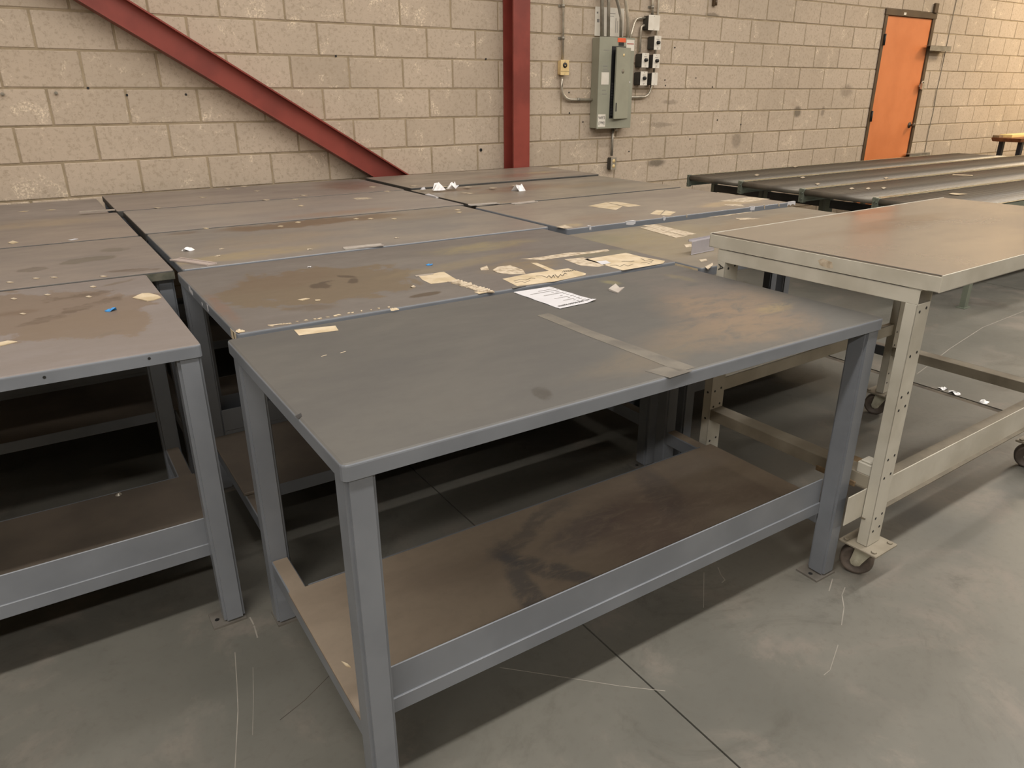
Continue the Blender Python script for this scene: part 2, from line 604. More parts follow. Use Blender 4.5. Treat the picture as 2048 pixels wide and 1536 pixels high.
cells = []
for r in range(0, 24):
    z0 = r * CH
    off = 0.2032 if r % 2 == 0 else 0.0
    i0 = int((X0 - off) / CW) - 1
    for i in range(i0, int((X1 - off) / CW) + 2):
        a, b = max(off + i * CW, X0), min(off + (i + 1) * CW, X1)
        if b - a < 0.03:
            continue
        if z0 < DZ1 - 0.02:
            segs = []
            if a < DX0:
                segs.append((a, min(b, DX0 + 0.012)))
            if b > DX1:
                segs.append((max(a, DX1 - 0.012), b))
        else:
            segs = [(a, b)]
        for s, e in segs:
            if e - s > 0.03:
                cells.append((s, e, z0, min(z0 + CH, ZC)))
shown, rest = [], []
for (a, b, z0, z1) in cells:
    q0, q1 = project((a, YW, z0)), project((b, YW, z1))
    vis = False
    if q0 and q1 and z1 > 0.70:
        vis = max(q0[0], q1[0]) > 0 and min(q0[0], q1[0]) < 2048 and max(q0[1], q1[1]) > 0
    if vis:
        shown.append((-abs((q1[0] - q0[0]) * (q1[1] - q0[1])), a, b, z0, z1))
    else:
        rest.append((a, b, z0, z1))
shown.sort()
rest += [s[1:] for s in shown[300:]]
full = [block_mesh(CW - GAP, CH - GAP, k) for k in range(5)]
part_cache = {}
for k, (_, a, b, z0, z1) in enumerate(shown[:300]):
    w = round(b - a - GAP, 3)
    if abs(w - (CW - GAP)) < 0.003:
        me = full[k % 5]
    else:
        if w not in part_cache:
            part_cache[w] = block_mesh(w, CH - GAP, k + 50)
        me = part_cache[w]
    o = bpy.data.objects.new('concrete_block', me)
    COL.objects.link(o)
    o.parent = wall
    o.location = ((a + b) / 2, YW + random.uniform(-0.0012, 0.0012), (z0 + z1) / 2)
m = MB()
for (a, b, z0, z1) in rest:
    m.box(a + GAP / 2, b - GAP / 2, YW, YW + 0.03, z0 + GAP / 2, z1 - GAP / 2)
tag(m.build('concrete_blocks', M['block'], wall), kind='stuff')

tag(MB().box(X0 - 0.2, X0, Y0, YW + 0.2, 0, ZC).build('wall_left', M['plaster']), kind='structure')
tag(MB().box(X1, X1 + 0.2, Y0, YW + 0.2, 0, ZC).build('wall_right', M['plaster']), kind='structure')
tag(MB().box(X0, X1, Y0 - 0.2, Y0, 0, ZC).build('wall_front', M['plaster']), kind='structure')
tag(MB().box(X0 - 0.2, X1 + 0.2, Y0 - 0.2, YW + 0.2, ZC, ZC + 0.15).build('ceiling', M['ceiling']), kind='structure')

# ------------------------------------------------------------------ orange door in its brown steel frame
door = empty('door_1', (DX0, YW, 0))
tag(door, kind='structure')
fr = MB()
fr.box(-0.002, 0.050, -0.012, 0.16, 0, DZ1)
fr.box(DX1 - DX0 - 0.052, DX1 - DX0 + 0.002, -0.012, 0.16, 0, DZ1)
fr.box(-0.010, DX1 - DX0 + 0.010, -0.016, 0.16, DZ1 - 0.062, DZ1)
fr.bevel(0.003, 1).build('door_frame', M['brown_frame'], door)
leaf = MB().box(0.045, 0.945, 0.002, 0.046, 0.01, DZ1 - 0.064).bevel(0.002, 1).build('door_leaf', M['orange_paint'], door)
for hz in (1.93, 1.135):
    h = MB().box(0.028, 0.058, -0.020, -0.002, hz - 0.055, hz + 0.055)
    h.cyl((0.043, -0.020, hz - 0.058), (0.043, -0.020, hz + 0.058), 0.010, 10)
    h.build('hinge', M['black'], door)
kn = MB().lathe([(0.0, 0.0), (0.034, 0.0), (0.034, 0.006), (0.012, 0.010), (0.012, 0.035), (0.026, 0.042), (0.030, 0.055), (0.022, 0.068), (0.0, 0.070)], (0.885, 0.002, 1.02), (0, -1, 0))
kn.build('door_knob', M['brown_frame'], door)
hp = MB().box(0.905, 0.985, -0.022, -0.012, 1.445, 1.475).box(0.94, 0.985, -0.035, -0.022, 1.415, 1.500)
hp.bevel(0.003, 1)
hp.tube([(0.93 + 0.022 * math.cos(a), -0.040, 1.485 + 0.026 * math.sin(a)) for a in [math.pi * i / 8 for i in range(9)]], 0.006, 8)
hp.box(0.905, 0.955, -0.055, -0.030, 1.425, 1.487)
hp.build('hasp_and_padlock', M['galv'], door)
for bx0, bx1, bz in ((0.86, 1.31, 1.892), (0.86, 1.31, 0.690)):
    b = MB().box(bx0, bx1, -0.090, -0.086, bz - 0.055, bz).box(bx0, bx1, -0.090, -0.014, bz - 0.004, bz)
    b.bevel(0.001, 1).build('bar_bracket', M['galv_dull'], door)
MB().box(0.915, 0.985, -0.030, -0.005, DZ1, 2.335).bevel(0.002, 1).build('frame_anchor', M['brown_frame'], door)
MB().box(0.33, 0.375, -0.018, -0.016, 2.188, 2.212).build('maker_plate', M['plate_white'], door)
wv = MB().tube([(9.60, YW - 0.006, 2.9), (9.60, YW - 0.006, 2.35), (9.585, YW - 0.006, 2.0), (9.58, YW - 0.006, 1.7), (9.565, YW - 0.006, 1.4),
                (9.58, YW - 0.006, 1.15), (9.56, YW - 0.006, 0.95), (9.57, YW - 0.006, 0.6), (9.57, YW - 0.006, 0.02)], 0.004, 6)
tag(wv.build('thin_cable', M['cream_dirty']), 'thin cable hanging down the block wall beside the orange door', 'cable')

# ------------------------------------------------------------------ red steel column and brace
cx0, cx1, cy0, cy1 = 3.291, 3.442, 5.04, 5.188
c = MB().box(cx0, cx1, cy0, cy0 + 0.013, 0.014, ZC).box(cx0, cx1, cy1 - 0.013, cy1, 0.014, ZC)
c.box((cx0 + cx1) / 2 - 0.005, (cx0 + cx1) / 2 + 0.005, cy0 + 0.013, cy1 - 0.013, 0.014, ZC)
col = empty('steel_column', ((cx0 + cx1) / 2, (cy0 + cy1) / 2, 0))
tag(col, 'red painted wide flange steel column standing against the block wall', 'column')
o = c.build('column_shaft', M['red_paint'], col)
o.location = -col.location
o = MB().box(cx0 - 0.05, cx1 + 0.05, cy0 - 0.012, cy1, 0.0, 0.014).build('base_plate', M['red_paint'], col)
o.location = -col.location

br = empty('steel_brace', (3.28, 5.11, 0.05))
tag(br, 'red painted steel brace slanting down the block wall to the column foot', 'brace')
th = math.atan2(1.046, -1.672)                 # rises to the left
dvec = Vector((math.cos(th), 0, math.sin(th)))
nvec = Vector((dvec.z, 0, -dvec.x))            # across the brace, up and to the right
MBr = Matrix(((dvec.x, 0, nvec.x, 3.255), (0, 1, 0, 5.118), (dvec.z, 0, nvec.z, 0.202), (0, 0, 0, 1)))
bl, hh = 5.6, 0.075
b = MB().box(0, bl, -0.004, 0.004, -hh, hh, MBr).box(0, bl, -0.055, 0.055, hh - 0.009, hh, MBr).box(0, bl, -0.055, 0.055, -hh, -hh + 0.009, MBr)
o = b.build('brace_beam', M['red_paint'], br)
o.location = -br.location
g = MB().prism([(2.92, 0.02), (3.29, 0.02), (3.29, 0.42), (3.18, 0.42), (2.92, 0.26)], 5.126, 5.136,
               Matrix(((1, 0, 0, 0), (0, 0, 1, 0), (0, 1, 0, 0), (0, 0, 0, 1))))
o = g.build('gusset_plate', M['red_paint'], br)
o.location = -br.location

# ------------------------------------------------------------------ grey welded workbenches
LEN = 1.524


def tray(L, W, z1, h, r=0.012):
    """sheet-metal top: rounded plan, down-turned flange, open below"""
    def loop(i):
        pts = []
        for (cx, cy, a0) in ((L - r, r, -90), (L - r, W - r, 0), (r, W - r, 90), (r, r, 180)):
            for k in range(4):
                a = math.radians(a0 + 30 * k)
                pts.append((cx + (r - i) * math.cos(a), cy + (r - i) * math.sin(a)))
        return pts
    m = MB()
    bm = m.bm
    rings = []
    for inset, z in ((0.004, z1 - h), (0.0, z1 - h), (0.0, z1 - 0.006), (0.0005, z1 - 0.0035), (0.0018, z1 - 0.0014), (0.006, z1)):
        rings.append([bm.verts.new((x, y, z)) for x, y in loop(inset)])
    inner = [bm.verts.new((x, y, z1 - 0.004)) for x, y in loop(0.004)]
    n = 16
    for A, B in zip(rings, rings[1:]):
        for i in range(n):
            bm.faces.new((A[i], A[(i + 1) % n], B[(i + 1) % n], B[i]))
    bm.faces.new(rings[-1])
    for i in range(n):
        bm.faces.new((inner[i], inner[(i + 1) % n], rings[0][(i + 1) % n], rings[0][i]))
    bm.faces.new(inner[::-1])
    return m


GROUP_BENCH = 'grey steel workbenches pushed together'


def workbench(x, y, W, dz, top_mat, label, reverse=False, shelf_mat=None, holes=(), flange='bench_paint', LEN=LEN):
    """x, y: world corner with smallest x and y"""
    root = empty('workbench', (x + LEN / 2, y + W / 2, 0), math.pi if reverse else 0)
    tag(root, label, 'workbench')
    T = Matrix.Translation((-LEN / 2, -W / 2, 0))
    zt = ZT + dz

    def put(m, name, mat, parent=root):
        m.bm.transform(T)
        return m.build(name, mat, parent)

    top = put(tray(LEN, W, zt, 0.032), 'tabletop', top_mat)
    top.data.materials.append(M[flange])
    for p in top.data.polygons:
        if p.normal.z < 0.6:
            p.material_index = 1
    if holes:
        h = MB()
        for hx, hz in holes:
            h.cyl((hx, -0.0004, hz), (hx, 0.002, hz), 0.0035, 10)
        put(h, 'screw_holes', M['black'], top)
    t = 0.056
    for lx in (0.004, LEN - 0.004 - t):
        for ly in (0.005, W - 0.026 - t):
            lg = put(MB().box(lx, lx + t, ly, ly + t, 0.005, zt - 0.006).bevel(0.007, 2), 'leg', M['bench_paint'])
            inner = lx < LEN / 2
            px0, px1 = (lx - 0.001, lx + t + 0.032) if inner else (lx - 0.032, lx + t + 0.001)
            fp = MB().box(px0, px1, ly - 0.004, ly + t + 0.014, 0.0, 0.006)
            put(fp, 'foot_plate', M['foot_dirty'], lg)
            hx = lx + t + 0.016 if inner else lx - 0.016
            put(MB().cyl((hx, ly + 0.030, 0.0055), (hx, ly + 0.030, 0.0066), 0.0065, 12), 'bolt_hole', M['black'], lg)
    for ex in (0.010, LEN - 0.055):
        es = put(MB().box(ex, ex + 0.045, 0.061, W - 0.026 - t, 0.165, 0.2145).bevel(0.003, 1), 'end_stretcher', M['bench_paint'])
        es.data.materials.append(shelf_mat or M['shelf_dust'])
        for p in es.data.polygons:
            if p.normal.z > 0.9:
                p.material_index = 1
    sd = 0.535
    sh = MB()
    sh.box(0.006, LEN - 0.006, 0.064, sd, 0.2155, 0.226)
    s = put(sh.bevel(0.002, 1), 'shelf', shelf_mat or M['shelf_dust'])
    put(MB().box(0.058, LEN - 0.058, sd, sd + 0.003, 0.186, 0.2262), 'shelf_back_flange', M['bench_paint'], s)
    ap = MB().box(0.058, LEN - 0.058, 0.0585, 0.0625, 0.238, 0.322)
    ap.box(0.058, LEN - 0.058, 0.0545, 0.0605, 0.205, 0.243)
    ap.bevel(0.0015, 1)
    put(ap, 'shelf_front_panel', M['bench_paint'])
    return root


D = lambda r, g, b: rgb(r, g, b)
GREY1, GREY2 = rgb(108, 106, 101), rgb(99, 97, 93)
DUST1, DUST2 = rgb(134, 125, 114), rgb(124, 116, 107)
BRN, DBRN, TAN = rgb(122, 104, 84), rgb(96, 80, 64), rgb(150, 128, 104)
RUST = rgb(122, 84, 66)

tops = {}
tops['m1'] = stain_mat('top_front_bench', GREY1, GREY2, [
    (1.60, 1.32, 0.17, 0.22, -30, rgb(156, 132, 108), 0.85, 0.55, 0.20),
    (1.42, 1.17, 0.22, 0.10, -10, rgb(146, 126, 104), 0.7, 0.5, 0.20),
    (1.69, 1.25, 0.07, 0.03, 0, rgb(160, 142, 104), 0.7, 0.5, 0.10),
    (1.10, 1.14, 0.18, 0.05, 5, rgb(136, 122, 102), 0.5, 0.6, 0.16),
    (1.70, 1.60, 0.16, 0.20, 0, rgb(122, 114, 110), 0.6, 0.6, 0.2),
    (0.79, 1.10, 0.020, 0.035, -25, rgb(76, 72, 66), 0.9, 0.25, 0.04),
    (1.73, 1.66, 0.02, 0.06, 0, rgb(164, 152, 104), 0.3, 0.5, 0.05),
    (1.50, 1.73, 0.02, 0.035, 10, rgb(164, 156, 108), 0.6, 0.5, 0.05),
], 0.46, k=0.60)
tops['m2'] = stain_mat('top_papered_bench', rgb(112, 107, 102), rgb(104, 98, 93), [
    (0.72, 2.22, 0.31, 0.25, 5, rgb(106, 94, 78), 1.1, 0.05, 0.5),
    (0.62, 2.34, 0.20, 0.10, 20, rgb(102, 86, 72), 0.6, 0.4, 0.3),
    (0.72, 2.20, 0.05, 0.03, 40, rgb(76, 66, 56), 1.1, 0.2, 0.2),
    (0.82, 2.27, 0.04, 0.015, -50, rgb(76, 66, 56), 1.1, 0.2, 0.06),
    (0.82, 2.20, 0.035, 0.015, 60, rgb(76, 66, 56), 1.1, 0.2, 0.06),
    (0.60, 1.96, 0.07, 0.03, -20, rgb(88, 76, 62), 0.7, 0.4, 0.1),
    (0.93, 1.91, 0.055, 0.018, 8, rgb(80, 70, 60), 1.1, 0.12, 0.05),
    (0.39, 2.10, 0.018, 0.16, 0, rgb(118, 88, 72), 0.6, 0.5, 0.05),
    (1.45, 2.45, 0.22, 0.07, 0, rgb(146, 134, 98), 0.7, 0.5, 0.18),
    (1.25, 2.22, 0.30, 0.05, 8, rgb(140, 126, 96), 0.5, 0.5, 0.16),
    (1.40, 2.08, 0.14, 0.08, 10, rgb(140, 122, 90), 0.6, 0.4, 0.16),
    (1.76, 2.08, 0.12, 0.05, -10, rgb(132, 126, 96), 0.6, 0.4, 0.14),
], 0.40, k=0.82)
tops['m3'] = stain_mat('top_bench_third', rgb(124, 116, 107), rgb(112, 107, 102), [
    (0.62, 2.80, 0.28, 0.07, 3, rgb(146, 130, 96), 0.7, 0.5, 0.16),
    (1.10, 3.38, 0.42, 0.08, 0, rgb(102, 86, 70), 1.1, 0.2, 0.25),
    (1.62, 3.30, 0.30, 0.12, 0, rgb(116, 103, 88), 0.7, 0.5, 0.2),
    (0.52, 3.42, 0.06, 0.03, 0, rgb(92, 76, 62), 0.8, 0.3, 0.06),
    (0.80, 3.08, 0.25, 0.14, 0, rgb(132, 118, 100), 0.6, 0.5, 0.2),
], 0.38, k=1)
tops['m4'] = stain_mat('top_bench_fourth', rgb(128, 120, 112), rgb(120, 112, 106), [
    (1.30, 3.60, 0.30, 0.06, 0, rgb(126, 100, 80), 0.6, 0.4, 0.12),
    (0.9, 4.0, 0.4, 0.2, 0, rgb(136, 124, 112), 0.5, 0.6, 0.2)], 0.38, k=1.15)
tops['m5'] = stain_mat('top_bench_fifth', rgb(124, 114, 106), rgb(114, 104, 98), [
    (1.75, 4.72, 0.18, 0.24, 0, rgb(104, 76, 64), 0.8, 0.5, 0.2)], 0.38, k=1.2)
tops['r2'] = stain_mat('top_bench_torn', rgb(124, 115, 101), rgb(112, 104, 93), [
    (2.25, 2.33, 0.30, 0.14, 0, rgb(138, 126, 98), 0.6, 0.5, 0.22),
    (2.10, 2.10, 0.22, 0.24, 0, rgb(126, 114, 90), 0.6, 0.5, 0.2),
    (2.0, 2.38, 0.10, 0.10, 0, rgb(106, 104, 86), 0.6, 0.5, 0.1),
    (2.9, 2.30, 0.4, 0.10, 5, rgb(128, 108, 84), 0.5, 0.5, 0.2)], 0.45, z=0.8, scratch=0.4, k=1)
tops['r3'] = stain_mat('top_bench_labels', rgb(134, 124, 112), rgb(124, 114, 104), [
    (2.3, 2.75, 0.2, 0.1, 0, rgb(124, 106, 92), 0.6, 0.5, 0.2),
    (3.2, 2.74, 0.22, 0.07, 4, rgb(168, 148, 116), 0.8, 0.4, 0.14),
    (2.05, 2.66, 0.06, 0.04, 0, rgb(156, 140, 110), 0.8, 0.4, 0.06)], 0.38, k=1)
tops['r4'] = stain_mat('top_bench_strips', rgb(130, 120, 106), rgb(118, 110, 100), [
    (2.6, 3.95, 0.35, 0.12, 5, rgb(108, 82, 66), 0.7, 0.5, 0.2),
    (3.1, 3.85, 0.3, 0.1, 0, rgb(122, 104, 82), 0.6, 0.5, 0.2),
    (2.3, 4.12, 0.2, 0.06, 10, rgb(106, 78, 62), 0.6, 0.5, 0.14)], 0.36, k=1.1)
tops['r5'] = stain_mat('top_bench_corner', rgb(128, 118, 106), rgb(116, 106, 96), [
    (3.0, 4.55, 0.35, 0.10, 0, rgb(114, 80, 66), 0.6, 0.5, 0.2),
    (3.25, 4.62, 0.12, 0.06, 0, rgb(154, 136, 104), 0.7, 0.4, 0.1)], 0.34, k=1.2)
tops['l1'] = stain_mat('top_bench_spilled', rgb(132, 124, 120), rgb(126, 117, 111), [
    (-0.10, 2.38, 0.34, 0.25, -25, rgb(120, 106, 94), 1.1, 0.05, 0.5),
    (0.08, 2.13, 0.16, 0.13, -30, rgb(120, 106, 93), 1.1, 0.05, 0.3),
    (0.05, 2.33, 0.16, 0.035, 35, rgb(94, 81, 69), 1.0, 0.12, 0.25),
    (0.07, 2.50, 0.10, 0.03, 15, rgb(96, 83, 71), 1.0, 0.12, 0.25),
    (-0.10, 2.38, 0.06, 0.03, 0, rgb(106, 90, 76), 0.8, 0.3, 0.10),
    (0.18, 2.62, 0.06, 0.012, 30, rgb(104, 92, 78), 0.8, 0.3, 0.08),
    (0.10, 2.03, 0.035, 0.012, 30, rgb(112, 102, 92), 0.8, 0.3, 0.05)], 0.42, k=0.82)
tops['l2'] = stain_mat('top_bench_smudged', rgb(128, 118, 110), rgb(118, 110, 104), [
    (0.12, 3.06, 0.08, 0.05, 0, rgb(98, 92, 83), 1.0, 0.12, 0.2),
    (0.24, 3.22, 0.05, 0.05, 0, rgb(100, 94, 85), 1.0, 0.12, 0.1),
    (0.25, 2.78, 0.09, 0.025, -20, rgb(92, 80, 70), 1.0, 0.12, 0.12),
    (-0.05, 3.0, 0.05, 0.035, 0, rgb(98, 90, 82), 1.0, 0.12, 0.12)], 0.40, k=0.9)
tops['l3'] = stain_mat('top_bench_left_dusty', rgb(132, 120, 110), rgb(122, 112, 104), [
    (0.0, 4.1, 0.25, 0.10, 5, rgb(150, 132, 108), 0.6, 0.5, 0.2)], 0.40, k=1)
tops['l4'] = stain_mat('top_bench_left_wall', rgb(124, 115, 110), rgb(116, 108, 102), [], 0.40, k=1.15)

DZ = dict(m1=0.0, m2=0.004, m3=0.006, m4=0.006, m5=0.006, r2=-0.011, r3=0.003, r4=0.004, r5=0.014, l1=0.0, l2=0.0, l3=0.0, l4=-0.013)      # the benches stand a few millimetres higher or lower
B = {}
B['m1'] = workbench(0.335, 1.026, 0.786, DZ['m1'], tops['m1'], 'grey steel workbench with the white printed sheet and dusty brown patch on top',
                    shelf_mat=shelf_front_mat())
B['m2'] = workbench(0.366, 1.832, 0.820, DZ['m2'], tops['m2'], 'grey steel workbench with scribbled cream paper glued along its top and a big brown stain', True)
B['m3'] = workbench(0.389, 2.672, 0.812, DZ['m3'], tops['m3'], 'grey steel workbench with a pink plastic strip at its corner and a long brown smear', LEN=1.545)
B['m4'] = workbench(0.386, 3.506, 0.776, DZ['m4'], tops['m4'], 'grey steel workbench with few pale flecks, between the smeared bench and the wall bench', True, flange='seam_shade_edge', LEN=1.585)
B['m5'] = workbench(0.362, 4.304, 0.752, DZ['m5'], tops['m5'], 'grey steel workbench against the wall, directly under the red brace', flange='seam_shade_edge', LEN=1.628)
B['r2'] = workbench(1.935, 1.752, 0.786, DZ['r2'], tops['r2'], 'lower grey steel workbench with torn yellowish top beside the cream table', True)
B['r3'] = workbench(1.975, 2.590, 0.815, DZ['r3'], tops['r3'], 'grey steel workbench with two cream paper rectangles stuck on its top')
B['r4'] = workbench(2.005, 3.432, 0.825, DZ['r4'], tops['r4'], 'grey steel workbench with two clear plastic strips along its edge', True, flange='seam_shade_edge')
B['r5'] = workbench(2.020, 4.278, 0.750, DZ['r5'], tops['r5'], 'grey steel workbench pushed up to the foot of the red column', flange='seam_shade_edge')
B['l1'] = workbench(0.276 - LEN, 1.810, 0.880, DZ['l1'], tops['l1'], 'grey steel workbench with a spilled brown stain and a blue scrap on top',
                    holes=((LEN - 0.118, ZT - 0.014), (LEN - 0.330, ZT - 0.016)))
B['l2'] = workbench(0.367 - LEN, 2.710, 0.780, DZ['l2'], tops['l2'], 'grey steel workbench with small grey smudges, behind the one with the spill', True, flange='seam_shade_edge')
B['l3'] = workbench(0.362 - LEN, 3.512, 0.795, DZ['l3'], tops['l3'], 'dusty grey steel workbench, second from the wall, beyond the smudged bench', flange='seam_shade_edge')
B['l4'] = workbench(0.335 - LEN, 4.328, 0.752, DZ['l4'], tops['l4'], 'grey steel workbench along the wall, with the long clear strip on its front edge', True, flange='seam_shade_edge')
for o in B.values():
    o['group'] = GROUP_BENCH

# ------------------------------------------------------------------ cream caster table
CT = empty('caster_table', (1.894, 0.919, 0), math.radians(1.7))
tag(CT, 'cream steel work table on casters with a glossy tan top', 'table')
CL, CWD, CZ = 1.524, 0.755, 0.952


def ct(m, name, mat, parent=CT):
    return m.build(name, mat, parent)


_a, _b, _c = on_z(1700, 425, CZ), on_z(1800, 446, CZ), on_z(1640, 470, CZ)
LAM = stain_mat('tan_laminate', rgb(124, 115, 102), rgb(117, 108, 96), [  # brown smears: the door's reflection painted in together with stains
    (_a.x, _a.y, 0.22, 0.06, -8, rgb(114, 95, 80), 0.95, 0.4, 0.10),
    (_b.x, _b.y, 0.34, 0.07, 4, rgb(106, 94, 81), 0.95, 0.35, 0.12),
    (_c.x, _c.y, 0.10, 0.02, 0, rgb(112, 98, 84), 0.5, 0.4, 0.1),
], 0.20, z=CZ, scratch=0.05, nscale=1.2)


ct(MB().box(0.003, CL - 0.003, 0.003, CWD - 0.003, CZ - 0.006, CZ), 'laminate_top', LAM)
edge = MB()
edge.box(0, 0.003, 0.001, CWD, CZ - 0.044, CZ - 0.003).box(CL - 0.003, CL, 0.001, CWD, CZ - 0.044, CZ - 0.003)
edge.box(0.0005, CL - 0.0005, 0, 0.003, CZ - 0.044, CZ + 0.001).box(0, CL, CWD - 0.003, CWD, CZ - 0.044, CZ + 0.001)
edge.box(0, CL, 0.0, 0.03, CZ - 0.044, CZ - 0.041).box(0, CL, CWD - 0.03, CWD, CZ - 0.044, CZ - 0.041)
ct(edge.bevel(0.0006, 1), 'edge_frame', M['cream_paint'])
ct(MB().box(0.0032, 0.0085, 0.004, CWD - 0.004, CZ - 0.0062, CZ + 0.0006), 'edge_seam', M['black'])
rear = MB().box(0.003, CL - 0.003, 0.003, CWD - 0.003, CZ - 0.040, CZ - 0.007)
ct(rear, 'core_board', M['plank'])
RX = 1.19
ct(MB().box(0.002, RX + 0.07, 0.045, 0.078, CZ - 0.047, CZ - 0.0445).box(0.002, RX + 0.07, 0.68, 0.712, CZ - 0.047, CZ - 0.0445), 'top_cleat', M['cream_paint'])
for lx in (0.0, RX):
    # end rail under the top: channel with open front end
    r = MB().box(lx, lx + 0.003, 0.046, 0.715, 0.866, CZ - 0.046).box(lx, lx + 0.068, 0.046, 0.715, CZ - 0.049, CZ - 0.046)
    r.box(lx + 0.065, lx + 0.068, 0.046, 0.715, 0.866, CZ - 0.046)
    ct(r.bevel(0.001, 1), 'end_rail', M['cream_paint'])
    for ly, back in ((0.046, False), (0.680, True)):
        lg = MB().box(lx, lx + 0.068, ly, ly + 0.003, 0.116, 0.8665)
        lg.box(lx, lx + 0.003, ly, ly + 0.033, 0.116, 0.8665).box(lx + 0.065, lx + 0.068, ly, ly + 0.033, 0.116, 0.8665)
        leg = ct(lg.bevel(0.0012, 1), 'leg', M['cream_paint'])
        for hz in (0.845, 0.720, 0.600, 0.560, 0.405, 0.345, 0.210, 0.165):
            for hx in (0.018, 0.050):
                zz = hz + (0.006 if hx > 0.03 else 0)
                ct(MB().cyl((lx + hx, ly - 0.0006, zz), (lx + hx, ly + 0.001, zz), 0.0042, 10), 'bolt_hole', M['black'], leg)
        if lx == 0.0 and back:
            for hz in (0.40, 0.30):
                ct(MB().cyl((lx - 0.0006, ly + 0.016, hz), (lx + 0.001, ly + 0.016, hz), 0.0042, 10), 'bolt_hole', M['black'], leg)
        # caster
        kx, ky = lx + 0.034, ly + 0.016
        pl = ct(MB().box(kx - 0.058, kx + 0.060, ky - 0.060, ky + 0.060, 0.107, 0.115).bevel(0.002, 1), 'caster_plate', M['cream_dirty'])
        for sx in (-0.042, 0.044):
            for sy in (-0.044, 0.044):
                ct(MB().cyl((kx + sx, ky + sy, 0.115), (kx + sx, ky + sy, 0.120), 0.008, 6), 'plate_bolt', M['cream_dirty'], pl)
        fk = MB()
        sp = Vector((math.cos(math.radians(-66)), math.sin(math.radians(-66)), 0))      # rolling direction
        ax = Vector((-sp.y, sp.x, 0))
        kc = Vector((kx, ky, 0)) - sp * 0.020
        for sgn in (-1, 1):
            o0 = kc + ax * 0.024 * sgn
            Mx = Matrix(((sp.x, 0, ax.x * sgn, o0.x), (sp.y, 0, ax.y * sgn, o0.y), (0, 1, 0, 0), (0, 0, 0, 1)))
            fk.prism([(-0.017, 0.049), (-0.012, 0.038), (0.0, 0.033), (0.012, 0.038), (0.017, 0.049), (0.046, 0.102), (-0.008, 0.102)], 0, 0.003, Mx)
        fk.cyl((kx, ky, 0.098), (kx, ky, 0.107), 0.030, 16)
        fk.cyl(kc + ax * -0.032 + Vector((0, 0, 0.0485)), kc + ax * 0.032 + Vector((0, 0, 0.0485)), 0.008, 12)
        ct(fk, 'caster_fork', M['cast_grey'], pl)
        wh = MB().lathe([(0.0, -0.010), (0.012, -0.015), (0.034, -0.014), (0.038, -0.018), (0.0455, -0.018), (0.0485, -0.012), (0.0485, 0.012),
                         (0.0455, 0.018), (0.038, 0.018), (0.034, 0.014), (0.012, 0.015), (0.0, 0.010)], kc + Vector((0, 0, 0.0485)), ax, 32)
        ct(wh, 'wheel', M['rubber'], pl)
    er = MB().box(lx + 0.006, lx + 0.062, 0.080, 0.680, 0.335, 0.338).box(lx + 0.004, lx + 0.007, 0.080, 0.680, 0.298, 0.338).box(lx + 0.061, lx + 0.064, 0.080, 0.680, 0.298, 0.338)
    ct(er.bevel(0.001, 1), 'end_stretcher', M['cream_dirty'])
fs = MB().box(-0.090, RX + 0.075, 0.0805, 0.084, 0.205, 0.300)
fst = ct(fs.bevel(0.001, 1), 'front_stretcher', M['cream_paint'])
ct(MB().box(-0.004, RX + 0.075, 0.084, 0.116, 0.297, 0.300), 'stretcher_lip', M['dusty_lip'], fst)
ct(MB().box(-0.004, RX + 0.075, 0.066, 0.0805, 0.203, 0.206), 'stretcher_lip', M['dusty_lip'], fst)
bs = MB().box(0.07, RX, 0.690, 0.694, 0.392, 0.442).box(0.07, RX, 0.690, 0.715, 0.439, 0.442)
ct(bs.bevel(0.001, 1), 'back_stretcher', M['cream_paint'])
ct(MB().box(0.0, 0.16, 0.118, 0.250, 0.288, 0.306).bevel(0.002, 1), 'step_board', M['plank'])
ct(MB().box(0.005, 0.060, 0.082, 0.125, 0.338, 0.372).box(0.012, 0.052, 0.086, 0.120, 0.372, 0.378).bevel(0.002, 1), 'corner_bracket', M['cream_paint'])
text_mesh('A', 0.030, M['ink'], 'letter_mark', CT,
          Matrix.Translation((-0.0006, 0.697, 0.848)) @ Matrix.Rotation(math.radians(-90), 4, 'Z') @ Matrix.Rotation(math.radians(90), 4, 'X') @ Matrix.Rotation(math.radians(-90), 4, 'Z'), 0.0006)
ct(MB().prism([(0.300, 0.918), (0.305, 0.934), (0.335, 0.940), (0.350, 0.932), (0.342, 0.920), (0.318, 0.914)], -0.0004, 0.0002,
              Matrix(((0, 0, 1, 0), (1, 0, 0, 0), (0, 1, 0, 0), (0, 0, 0, 1)))), 'chipped_paint', M['paper_torn'])

# bent label channel hanging beyond the table's back-left corner, resting on the torn bench
lc = empty('label_channel', on_z(1407, 505, ZT - 0.011 + 0.0005), math.radians(6))
tag(lc, 'bent silver label channel standing on the torn bench at the cream table corner', 'label holder')
MB().box(-0.075, 0.065, 0.0, 0.002, 0.0, 0.048).box(-0.075, 0.065, -0.001, 0.0025, 0.0, 0.003).bevel(0.0005, 1).build('channel_face', M['label_metal'], lc)
MB().box(-0.071, 0.065, 0.0, 0.022, 0.048, 0.050).box(-0.071, 0.065, 0.020, 0.022, 0.048, 0.056).build('channel_lip', M['label_metal'], lc)

# ------------------------------------------------------------------ roller conveyors
RZ = 0.700
PIT = 0.0635


